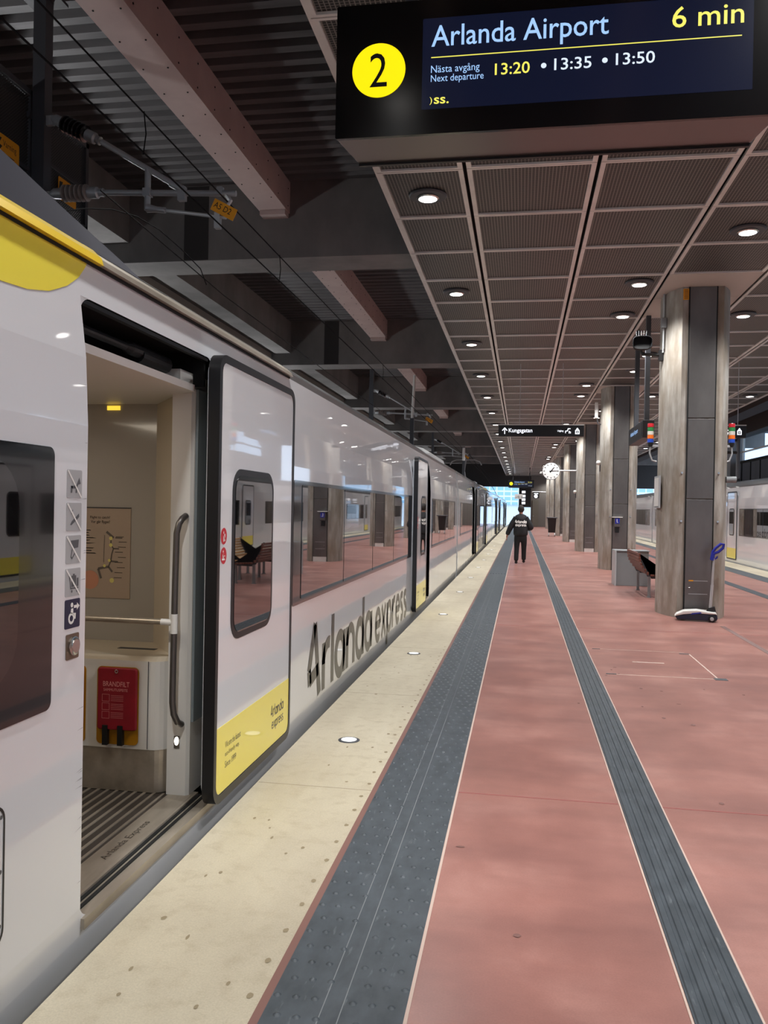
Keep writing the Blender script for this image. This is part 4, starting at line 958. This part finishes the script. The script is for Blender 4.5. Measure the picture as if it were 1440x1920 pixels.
for k, (x, yy, z) in enumerate(((2.22, p1-.1, 3.02), (2.22, PILY[4]-.1, 2.42))):
    t = thing('wall_lamp', ['small white camera housing on the left face of the second pillar', 'small white camera housing on the left face of the third pillar'][k], 'camera', (x, yy, z)); mb = MB(); mb.blob((x-.06, yy, z), (.07, .1, .07)); obj('dome', mb, M_white, t, smooth=True); mb = MB(); mb.box(x-.03, x+.02, yy-.02, yy+.02, z-.25, z-.05); obj('stem', mb, M_dgrey, t)

# ------------------------------------------------------------------ floor cleaner, bench, cabinet, bin
t = thing('floor_cleaner', 'white and navy upright floor cleaner with blue handle at the foot of the nearest pillar', 'floor cleaner', (2.62, 12.95, 0))
A = Vector((2.33, 13.0, 0)); ux = Vector((.985, -.17, 0)).normalized(); uy = Vector((.17, .985, 0)).normalized()
def cl(u, v, z): return A + ux*u + uy*v + Vector((0, 0, z))
mb = MB(); pr = [(0.03, .02), (.58, .02), (.60, .05), (.59, .115), (.30, .125), (.12, .10), (0.0, .06)]
mb.prism([cl(u, -.02, z) for u, z in pr], uy*.22); obj('body', mb, M_nav2, t, bevel=.012)
mb = MB(); pr = [(-.01, .062), (.12, .098), (.30, .122), (.59, .117), (.57, .145), (.30, .17), (.12, .15), (.02, .10)]
mb.prism([cl(u, -.03, z) for u, z in pr], uy*.24); obj('cover', mb, M_white, t, bevel=.01)
mb = MB(); mb.prism([cl(u, -.032, z) for u, z in ((.22, .10), (.38, .128), (.36, .145), (.24, .125))], uy*.005); obj('side_badge', mb, M_blue, t)
for v in (-.045, .2):
    mb = MB(); mb.lathe(cl(.52, v, .052), cl(.52, v+.03, .052), [(0, .045), (.1, .052), (.9, .052), (1, .045)], 20); w_ = obj('wheel', mb, M_black, t, smooth=True)
    mb = MB(); mb.lathe(cl(.52, v-.003, .052), cl(.52, v, .052), [(0, .026), (1, .028)], 14); obj('hub', mb, M_galv, w_, smooth=True)
mb = MB(); mb.prism([cl(u, .06, z) for u, z in ((.44, .15), (.58, .15), (.56, .23), (.47, .2))], uy*.07); obj('joint', mb, M_black, t, bevel=.006)
mb = MB(); mb.tube([cl(.50, .10, .2), cl(.52, .11, .55)], .022, 10); mb.tube([cl(.52, .11, .55), cl(.535, .11, .95)], .017, 10); obj('pole', mb, M_galv, t, smooth=True)
mb = MB(); mb.tube([cl(.50, .11, .93), cl(.52, .11, 1.05), cl(.56, .11, 1.11), cl(.63, .11, 1.17), cl(.67, .11, 1.165), cl(.66, .11, 1.11), cl(.60, .11, 1.05), cl(.53, .11, 1.02)], .021, 10); mb.tube([cl(.53, .11, .93), cl(.58, .11, .96), cl(.585, .11, .985)], .012, 8); mb.tube([cl(.515, .11, .92), cl(.53, .11, 1.03)], .026, 10); obj('handle', mb, M_blue, t, smooth=True)

def bench(x, y0, y1, sgn, label, mt_):
    """slatted bench; the sitter faces sgn*x, the back is on the other side"""
    t = thing('slatted_bench', label, 'bench', (x, (y0+y1)/2, 0), 'benches behind the nearest pillar')
    for k in range(7):
        a = k/6; xx = x - sgn*(.02 + .16*a + .05*math.sin(a*math.pi)); z = .44+.36*a
        mb = MB(); mb.box(xx-.016, xx+.016, y0, y1, z, z+.048); obj('back_slat', mb, mt_, t, bevel=.004)
    for k in range(6):
        xx = x + sgn*(.03+.075*k); mb = MB(); mb.box(min(xx, xx+sgn*.06), max(xx, xx+sgn*.06), y0, y1, .415-.004*k, .445-.004*k); obj('seat_slat', mb, mt_, t, bevel=.004)
    for yy in (y0+.12, y1-.12):
        mb = MB(); c = [(x+sgn*.48, .40), (x-sgn*.02, .40), (x-sgn*.20, .86), (x-sgn*.17, .86), (x+sgn*.06, .36), (x+sgn*.48, .37)]
        mb.prism([(u, yy-.02, z) for u, z in c], (0, .04, 0)); obj('end_bracket', mb, M_dgrey, t)
        for xx in (x+sgn*.02, x+sgn*.40):
            mb = MB(); mb.box(xx-.025, xx+.025, yy-.025, yy+.025, 0, .40); mb.box(xx-.04, xx+.04, yy-.04, yy+.04, 0, .012); obj('leg', mb, M_grey, t)
bench(2.42, 16.2, 17.95, 1, 'brown slatted bench seen end-on between the nearest pillar and grey cabinet', M_wood)
bench(3.42, 17.0, 18.9, -1, 'pale slatted bench beyond the brown one, behind the nearest pillar', M_woodl)
t = thing('utility_cabinet', 'low grey metal cabinet standing beyond the brown bench', 'cabinet', (2.4, 18.9, 0))
mb = MB(); mb.box(2.09, 2.78, 18.7, 19.3, .0, .76); obj('body', mb, M_grey, t, bevel=.008)
mb = MB(); mb.box(2.06, 2.09, 18.66, 19.3, .0, .775); obj('side_panel', mb, mat('pale_side', srgb(176, 178, 180), .5), t)
mb = MB(); mb.box(2.07, 2.8, 18.67, 19.32, .76, .78); obj('top', mb, M_grey, t)
t = thing('wheeled_bin', 'black wheeled bin standing beside the fifth pillar', 'bin', (1.95, 53.5, 0))
mb = MB(); mb.grid([[(1.74, 53.3, .25), (2.16, 53.3, .25), (2.16, 53.8, .25), (1.74, 53.8, .25)], [(1.68, 53.2, 1.15), (2.22, 53.2, 1.15), (2.22, 53.9, 1.15), (1.68, 53.9, 1.15)]], True); mb.box(1.74, 2.16, 53.3, 53.8, .24, .26); obj('tub', mb, M_black, t)
mb = MB(); mb.box(1.62, 2.28, 53.15, 53.95, 1.15, 1.22); obj('lid', mb, M_dgrey, t, bevel=.02)
for x in (1.76, 2.14):
    mb = MB(); mb.lathe((x-.03, 53.3, .1), (x+.03, 53.3, .1), [(0, .1), (1, .1)], 14); mb.box(x-.02, x+.02, 53.3, 53.34, .1, .26); obj('wheel', mb, M_galv, t)
# far signs at the tunnel mouth
t = thing('info_board', 'small white info board with map hanging at the tunnel mouth', 'sign', (-.3, 80, 3.0)); mb = MB(); mb.box(-.62, .15, 80, 80.1, 2.72, 3.18); obj('board', mb, M_white, t); mb = MB(); mb.box(-.24, -.22, 80.03, 80.07, 3.18, ZC); obj('hanger', mb, M_dgrey, t)
mb = MB()
for j in range(7): mb.box(-.57+.1*j, -.52+.1*j, 79.995, 80, 2.80+.04*(j % 3), 2.84+.06*(j % 4)); 
obj('print', mb, M_sdk, t)
t = thing('platform_number_sign', 'small black sign with a white number disc by the far pillars', 'sign', (1.35, 75.7, 3.0)); mb = MB(); mb.box(1.05, 1.6, 75.7, 75.8, 2.75, 3.3); obj('board', mb, M_black, t); mb = MB(); mb.disc((1.3, 75.69, 2.93), (0, -1, 0), .16); mb.box(1.13, 1.5, 75.685, 75.69, 3.13, 3.2); obj('number_disc', mb, M_signw, t, recalc=False); mb = MB(); mb.tube([(.95, 75.75, 3.33), (2.25, 75.75, 3.33)], .035, 8); obj('arm', mb, M_galv, t)
for k, z in enumerate((3.35, 2.95, 2.6, 2.25)):
    t = thing('exit_pictogram', 'white lit exit pictogram on the black panel at the tunnel mouth, %s from the top' % ['first', 'second', 'third', 'fourth'][k], 'sign', (.3, 83.95, z), 'pictograms at the tunnel mouth'); mb = MB(); mb.box(.05+.0*k, .40, 83.93, 83.96, z, z+.24); obj('lit_face', mb, M_signw, t)

# ------------------------------------------------------------------ overhead line
def insulator(parent, a, b, mt_, n=6):
    a = Vector(a); b = Vector(b); pr = []
    for k in range(n):
        t_ = k/n; pr += [(t_, .035), (t_+.25/n, .088), (t_+.55/n, .088), (t_+.8/n, .035)]
    pr.append((1, .035)); mb = MB(); mb.lathe(a, b, pr, 18); o = obj('insulator', mb, mt_, parent, smooth=True)
    d = (b-a).normalized(); mb = MB(); mb.lathe(a-d*.14, a+d*.01, [(0, .03), (.3, .055), (1, .06)], 12); obj('end_fitting', mb, M_galv, o, smooth=True); mb = MB(); mb.lathe(b-d*.01, b+d*.16, [(0, .06), (.6, .06), (.7, .04), (1, .045)], 12); obj('end_fitting', mb, M_galv, o, smooth=True)
def cantilever(dy, label, tagtext, group):
    Y = 8.0
    t = thing('catenary_arm', label, 'overhead line arm', (-5.05, Y, 4.8), group)
    V = lambda x, z: Vector((x, Y, z))
    insulator(t, V(-4.84, 5.615), V(-4.56, 5.475), M_insd); insulator(t, V(-4.83, 4.875), V(-4.53, 4.868), M_insl)
    mb = MB(); mb.tube([V(-4.40, 5.395), V(-3.52, 4.87)], .03, 12); mb.lathe(V(-3.62, 4.93), V(-3.50, 4.86), [(0, .045), (1, .04)], 10); obj('stay_tube', mb, M_galv, t, smooth=True)
    mb = MB(); mb.tube([V(-4.38, 4.865), V(-2.92, 4.79)], .03, 12); obj('bracket_tube', mb, M_galv, t, smooth=True)
    mb = MB(); mb.tube([V(-3.88, 5.08), V(-3.88, 4.66)], .032, 10); obj('drop_tube', mb, M_galv, t, smooth=True)
    mb = MB(); mb.tube([V(-3.88, 4.68), V(-3.02, 4.55)], .018, 10); mb.lathe(V(-3.88, 4.68), V(-3.68, 4.65), [(0, .045), (.5, .03), (1, .03)], 10); obj('registration_arm', mb, M_galv, t, smooth=True)
    mb = MB(); mb.box(-3.92, -3.84, Y-.04, Y+.04, 4.8, 4.88); mb.box(-3.54, -3.46, Y-.03, Y+.03, 4.74, 4.88); mb.box(-3.12, -3.06, Y-.03, Y+.03, 4.78, 4.86); mb.box(-3.14, -3.08, Y-.03, Y+.03, 4.44, 4.60); mb.tube([V(-3.02, 4.78), V(-2.98, 4.72), V(-3.02, 4.66), V(-3.0, 4.6)], .025, 8); obj('clamps', mb, M_galv, t)
    mb = MB(); mb.prism([V(-3.17, 4.62)+Vector((0, -.06, 0)), V(-2.93, 4.49)+Vector((0, -.06, 0)), V(-2.88, 4.60)+Vector((0, -.06, 0)), V(-3.12, 4.73)+Vector((0, -.06, 0))], (0, .006, 0)); pl_ = obj('number_plate', mb, M_sign_y, t)
    mb = MB()
    R_ = Matrix.Rotation(math.radians(28), 3, 'Y')
    for poly in text_mesh(tagtext, .2, .06): mb.face([V(-3.14, 4.645)+Vector((0, -.0615, 0)) + R_ @ Vector((x, 0, y)) for x, y in poly])
    obj('plate_lettering', mb, M_blkink, pl_, recalc=False)
    mb = MB(); mb.box(-5.17, -5.03, Y-.05, Y+.09, -.95, DZ-.18); mb.box(-5.3, -4.9, Y-.12, Y+.16, DZ-.2, DZ-.17); obj('post', mb, M_dgrey, t)
    mb = MB(); mb.box(-5.05, -4.95, Y-.02, Y+.02, 5.6, 5.7); mb.box(-5.05, -4.95, Y-.02, Y+.02, 4.84, 4.9); obj('hinge', mb, M_galv, t)
    return t
ca = cantilever(0, 'galvanised overhead line arm with two insulators above the nearest train door', 'A5 D2', 'overhead line arms')
tag(copy_tree(ca, loc=(-5.25, 28.6, 4.9)), 'second overhead line arm, smaller, above the middle of the left train')
tag(copy_tree(ca, loc=(-5.3, 49.5, 4.95)), 'third overhead line arm, far along above the left train')
for o in list(bpy.data.objects):
    if o.parent and o.name.startswith('post') and o.parent.name.startswith('catenary_arm.'): pass
def wire(name, pts, label, r=.007, group='overhead wires'):
    mb = MB(); mb.tube(pts, r, 6); o = obj(name, mb, M_wire); tag(o, label, 'overhead wire', group); return o
wire('contact_wire', [(-3.0, -6, 4.38), (-3.0, 8, 4.40), (-3.0, 30, 4.42), (-3.0, 90, 4.45)], 'lower straight contact wire over the left train', .0075)
wire('messenger_wire', [(-3.0, -6, 4.74), (-3.0, 8, 4.70), (-3.0, 30, 4.72), (-3.0, 90, 4.75)], 'upper messenger wire hung above the contact wire')
wire('feeder_wire', [(-1.9, 3.45, 3.03), (-1.9, 5, 2.96), (-1.9, 9, 2.93), (-2.4, 20, 3.3)], 'thin cable running just above the nearest carriage roof edge', .003)
wire('slack_cable', [(-2.2, 3.6, 3.0)] + [(-2.2+.35*k/6, 3.6+.9*k/6, 3.0+.14*math.sin(math.pi*k/6)-.02*k/6) for k in range(1, 7)] + [(-1.86, 4.62, 2.92)], 'short slack cable loop above the yellow roof corner', .003)
for k, y in enumerate((6.1, 9.8, 17.5)):
    wire('wire_dropper', [(-3.0, y, 4.72), (-2.99, y+.02, 4.55), (-3.0, y, 4.38)], ['nearest thin dropper loop between the two overhead wires', 'second thin dropper between the overhead wires', 'third thin dropper between the overhead wires'][k], .005, 'wire droppers')
# mesh screens between the tracks
def screen(y0, y1, z0, z1, label, hinge=None):
    t = thing('mesh_screen', label, 'mesh screen', (-5.22, y0, z0), 'mesh screens beside the overhead line post')
    mb = MB(); mb.box(-5.24, -5.18, y0, y0+.06, z0, z1); mb.box(-5.24, -5.18, y1-.06, y1, z0, z1); mb.box(-5.24, -5.18, y0, y1, z1-.06, z1); mb.box(-5.24, -5.18, y0, y1, z0, z0+.06); mb.box(-5.23, -5.19, y0, y1, (z0+z1)/2-.05, (z0+z1)/2-.01); obj('frame', mb, M_dgrey, t)
    mb = MB(); mb.box(-5.215, -5.205, y0+.05, y1-.05, z0+.05, z1-.05); obj('mesh_sheet', mb, M_perf, t)
    if hinge:
        for z in (z0+.2, z1-.3): mb = MB(); mb.box(-5.2, -5.165, hinge[0], hinge[1], z, z+.06); obj('hinge', mb, M_dgrey, t)
screen(5.6, 8.0, 4.35, 5.96, 'dark perforated mesh screen left of the overhead line post', (7.9, 8.0))
screen(8.16, 9.12, 4.85, 5.9, 'dark perforated mesh screen right of the overhead line post', (8.05, 8.2))
def warn(y0, y1, z0, z1, label, txt):
    t = thing('warning_sign', label, 'warning sign', (-5.17, (y0+y1)/2, z0), 'yellow warning signs on the mesh screens')
    mb = MB(); mb.prism(xpoly(rrect(y0, y1, z0, z1, .02), -5.178), (.006, 0, 0)); pq = obj('plate', mb, M_sign_y, t)
    mb = MB(); q = -5.171
    mb.face([(q, y0+.02, z1-.05), (q, y0+.09, z1-.04), (q, y0+.05, z1-.11), (q, y0+.1, z1-.12), (q, y0+.03, z0+.05), (q, y0+.05, z1-.15), (q, y0+.01, z1-.14)])
    if txt:
        add_text(mb, 'Varning', (q, y0+.11, z1-.13), '+x', width=(y1-y0)-.16, height=.08)
        for k in range(3): mb.face([(q, y0+.17, z1-.19-.03*k), (q, y1-.08, z1-.19-.03*k), (q, y1-.08, z1-.18-.03*k), (q, y0+.17, z1-.18-.03*k)])
    obj('print', mb, M_blkink, pq, recalc=False)
warn(7.36, 7.74, 5.02, 5.28, 'orange-yellow Varning plate on the left mesh screen', True)
warn(8.47, 8.84, 5.02, 5.27, 'orange-yellow plate partly behind the lower insulator on the right mesh screen', False)
# white marker posts on the roof line
for k, (x, y, z0, z1, r) in enumerate(((-3.55, 26.5, 4.55, 5.95, .045), (-2.7, 38.6, 3.9, 4.5, .06))):
    t = thing('white_tube', ['slim white vertical tube beside the second overhead line arm', 'short pale vertical tube above the second carriage roof'][k], 'tube', (x, y, z0)); mb = MB(); mb.tube([(x, y, z0), (x+.06*(k == 0), y, z1)], r, 10); obj('tube', mb, M_white, t, smooth=True); mb = MB(); mb.box(x-.06, x+.06, y-.06, y+.06, 2.885, z0); obj('foot', mb, M_dgrey, t)

# ------------------------------------------------------------------ the walking person
PX, PYY = 0.0, 25.3
def skin_mesh(name, verts, edges, radii, mt_, parent, sub=2, root=0):
    me = bpy.data.meshes.new(name); base = wloc(parent)
    me.from_pydata([Vector(v)+Vector((PX, PYY, 0))-base for v in verts], edges, [])
    o = bpy.data.objects.new(name, me); COL.objects.link(o)
    sk = o.modifiers.new('skin', 'SKIN'); sk.use_smooth_shade = True
    for k, r in enumerate(radii):
        sv = me.skin_vertices[0].data[k]; sv.radius = r if isinstance(r, tuple) else (r, r); sv.use_root = (k == root)
    sb = o.modifiers.new('sub', 'SUBSURF'); sb.levels = sub; sb.render_levels = sub
    me2 = bpy.data.meshes.new_from_object(o.evaluated_get(bpy.context.evaluated_depsgraph_get()))
    bpy.data.objects.remove(o); me2.materials.clear(); me2.materials.append(mt_)
    for p_ in me2.polygons: p_.use_smooth = True
    o = link(name, me2, parent); ROOT[o.name] = base; return o
P = thing('person', 'person in black jacket and black trousers walking away along the platform', 'person', (PX, PYY, 0))
# body: one continuous mesh
hipL, hipR = (-.09, 0, .92), (.09, 0, .92)
V = [(0, 0, .96), (0, 0, 1.15), (0, .0, 1.36), (0, .01, 1.46), (0, .02, 1.53), (0, .035, 1.60), (0, .035, 1.70)]
Rr = [(.13, .10), (.135, .10), (.15, .10), (.075, .065), (.055, .055), (.072, .085), (.068, .085)]
E_ = [(k, k+1) for k in range(6)]
def add(base, pts):
    prev = base
    for v, r in pts: V.append(v); Rr.append(r); E_.append((prev, len(V)-1)); prev = len(V)-1
    return prev
lh = add(2, [((-.18, .0, 1.38), .06), ((-.30, .0, 1.12), .046), ((-.39, .05, .90), .034), ((-.41, .06, .83), (.02, .036)), ((-.415, .065, .79), (.018, .036))])
rh = add(2, [((.18, .0, 1.38), .06), ((.30, -.02, 1.13), .046), ((.24, .20, 1.08), .034), ((.20, .26, 1.10), (.02, .034)), ((.18, .29, 1.11), (.018, .034))])
for k, (dx, L_) in enumerate(((-.024, .06), (-.008, .07), (.008, .066), (.023, .052))):
    add(lh, [((-.415+dx*.3, .065+dx, .76), .0095), ((-.416+dx*.3, .07+dx, .76-L_*.55), .0085), ((-.410+dx*.3, .08+dx, .76-L_), .0075)])
    add(rh, [((.165, .305, 1.11+dx), .0095), ((.14, .32, 1.11+dx), .0085), ((.12, .315, 1.11+dx), .0075)])
add(lh-1, [((-.40, .10, .81), .011), ((-.395, .115, .78), .009)])
add(rh-1, [((.19, .27, 1.145), .011), ((.17, .285, 1.16), .009)])
add(0, [((-.10, 0, .90), .10), ((-.105, .02, .50), .06), ((-.115, -.04, .10), .042), ((-.115, .06, .04), (.035, .035))])
add(0, [((.10, 0, .90), .10), ((.10, .05, .50), .06), ((.10, .10, .12), .042), ((.10, .19, .05), (.035, .035))])
skin_mesh('body', V, E_, Rr, M_skin, P)
# jacket
jv = [(0, 0, .80), (0, -.005, .95), (0, -.01, 1.15), (0, 0, 1.30), (0, .0, 1.43), (0, .02, 1.52),
      (-.135, .0, 1.36), (-.235, .0, 1.25), (-.31, .0, 1.10), (-.385, .04, .92), (-.405, .055, .86), (.135, .0, 1.36), (.235, .0, 1.25), (.325, -.02, 1.10), (.25, .18, 1.06), (.215, .23, 1.08)]
je = [(0, 1), (1, 2), (2, 3), (3, 4), (4, 5), (4, 6), (6, 7), (7, 8), (8, 9), (9, 10), (4, 11), (11, 12), (12, 13), (13, 14), (14, 15)]
jr = [(.235, .17), (.24, .175), (.235, .175), (.225, .165), (.13, .125), (.085, .085), (.105, .115), .098, .09, .075, .064, (.105, .115), .098, .092, .075, .064]
jk = skin_mesh('jacket', jv, je, jr, M_cloth, P)
mb = MB(); stroke_text(mb, 'Arlanda', (PX-.17, 0, 1.235), '-y', .34, .09, .25); stroke_text(mb, 'express', (PX-.16, 0, 1.14), '-y', .32, .085, .25)
for v in mb.b.verts: v.co.y = PYY - .004 - (.166 if v.co.z < 1.23 else .166 - .16*(v.co.z-1.23))*math.sqrt(max(0, 1-((v.co.x-PX)/.27)**2)) - .006
obj('jacket_lettering', mb, M_wink, jk, recalc=False)
tv = [(0, 0, 1.02), (0, 0, .84), (-.105, 0, .72), (-.11, .02, .48), (-.12, -.03, .16), (-.12, -.04, .07), (.105, 0, .72), (.105, .05, .48), (.105, .09, .18), (.105, .10, .09)]
te = [(0, 1), (1, 2), (2, 3), (3, 4), (4, 5), (1, 6), (6, 7), (7, 8), (8, 9)]
tr_ = [(.18, .13), (.18, .13), .108, .082, .074, .07, .108, .082, .074, .07]
skin_mesh('trousers', tv, te, tr_, M_trous, P)
for nm, a in (('left', (-.12, -.05, 0)), ('right', (.105, .09, .02))):
    skin_mesh('shoe', [(a[0], a[1]-.02, .05+a[2]), (a[0], a[1]+.08, .045+a[2]), (a[0], a[1]+.19, .035+a[2])], [(0, 1), (1, 2)], [(.048, .05), (.05, .042), (.045, .034)], M_black, P)
mb = MB(); mb.blob((PX, PYY+.005, 1.665), (.095, .115, .125), 18); hb = mb
for v in list(mb.b.verts):
    if v.co.y > PYY+.06 and v.co.z < 1.70: v.co.y = PYY+.06
    if v.co.z < 1.57: v.co.z = 1.57
obj('hair', mb, M_hair, P, smooth=True)
for sg in (-1, 1):
    mb = MB(); mb.blob((PX+sg*.088, PYY+.04, 1.64), (.012, .022, .034), 10); obj('ear', mb, M_skin, P, smooth=True)
mb = MB(); mb.blob((PX, PYY+.137, 1.635), (.014, .02, .024), 10); mb.blob((PX, PYY+.122, 1.59), (.026, .012, .007), 10)
obj('face_features', mb, M_skin, P, smooth=True)

# added unseen uplighters on the far wall, brightening the roof over the track
ul = None
for k in range(8):
    y = 3.6 + 10.3*k; loc = (-9.7, y, 3.3); lab = '%s added uplighter beyond the left track, hidden by the train' % ORD[k]
    if ul is None:
        ul = thing('added_uplighter', lab, 'wall lamp', loc, 'added uplighters on the left wall')
        mb = MB(); mb.box(-9.8, -9.55, y-.3, y+.3, 3.2, 3.4); obj('housing', mb, M_dgrey, ul)
        mb = MB(); mb.box(-9.75, -9.6, y-.27, y+.27, 3.4, 3.41); obj('lens', mb, M_lens, ul)
        L = bpy.data.lights.new('added_uplight', 'SPOT'); L.energy = 560; L.color = (.97, .98, 1.); L.spot_size = math.radians(165); L.spot_blend = .6; L.shadow_soft_size = .2
        lo = link('lamp', L, ul); lo.location = (.05, 0, .16); lo.rotation_euler = (0, -math.radians(180-42), 0)
    else: tag(copy_tree(ul, loc=loc), lab)

# pantograph and its feed cable on the second carriage
t = thing('pantograph', 'raised pantograph with curved horns on the roof of the second left carriage', 'pantograph', (-3.0, 44, 2.9))
mb = MB(); mb.box(-3.6, -2.4, 43.2, 43.3, 3.0, 3.1); mb.box(-3.6, -2.4, 45.0, 45.1, 3.0, 3.1)
for x in (-3.55, -2.45): mb.box(x-.05, x+.05, 43.2, 45.1, 3.0, 3.08); mb.box(x-.06, x+.06, 43.4, 43.5, 2.87, 3.0); mb.box(x-.06, x+.06, 44.8, 44.9, 2.87, 3.0)
obj('base_frame', mb, M_galv, t)
mb = MB(); mb.tube([(-3.0, 45.0, 3.1), (-3.0, 43.4, 3.6)], .05, 10); obj('lower_arm', mb, M_galv, t, smooth=True)
mb = MB(); mb.tube([(-3.0, 43.4, 3.6), (-3.0, 44.6, 4.25)], .035, 10); obj('upper_arm', mb, M_galv, t, smooth=True)
mb = MB(); mb.tube([(-3.85, 44.6, 4.02), (-3.75, 44.6, 4.2), (-3.5, 44.6, 4.3), (-2.5, 44.6, 4.3), (-2.25, 44.6, 4.2), (-2.15, 44.6, 4.02)], .03, 8); obj('head_bar', mb, M_galv, t, smooth=True)
wire('feed_cable', [(-2.9, 46, 4.7), (-2.7, 52, 4.3), (-2.35, 58, 3.7), (-2.1, 64, 3.2), (-2.05, 72, 2.80)], 'pale curved cable sagging from the overhead line down towards the far carriages', .02)
t = thing('camera_housing', 'white upright camera housing high on the left face of the second pillar', 'camera', (2.08, 24.2, 4.3))
mb = MB(); mb.box(2.03, 2.12, 24.15, 24.27, 4.3, 4.75); obj('case', mb, M_white, t, bevel=.01)
mb = MB(); mb.tube([(2.1, 24.2, 4.3), (2.12, 24.2, 4.15), (2.21, 24.22, 4.12)], .018, 8); obj('bracket', mb, M_dgrey, t, smooth=True)
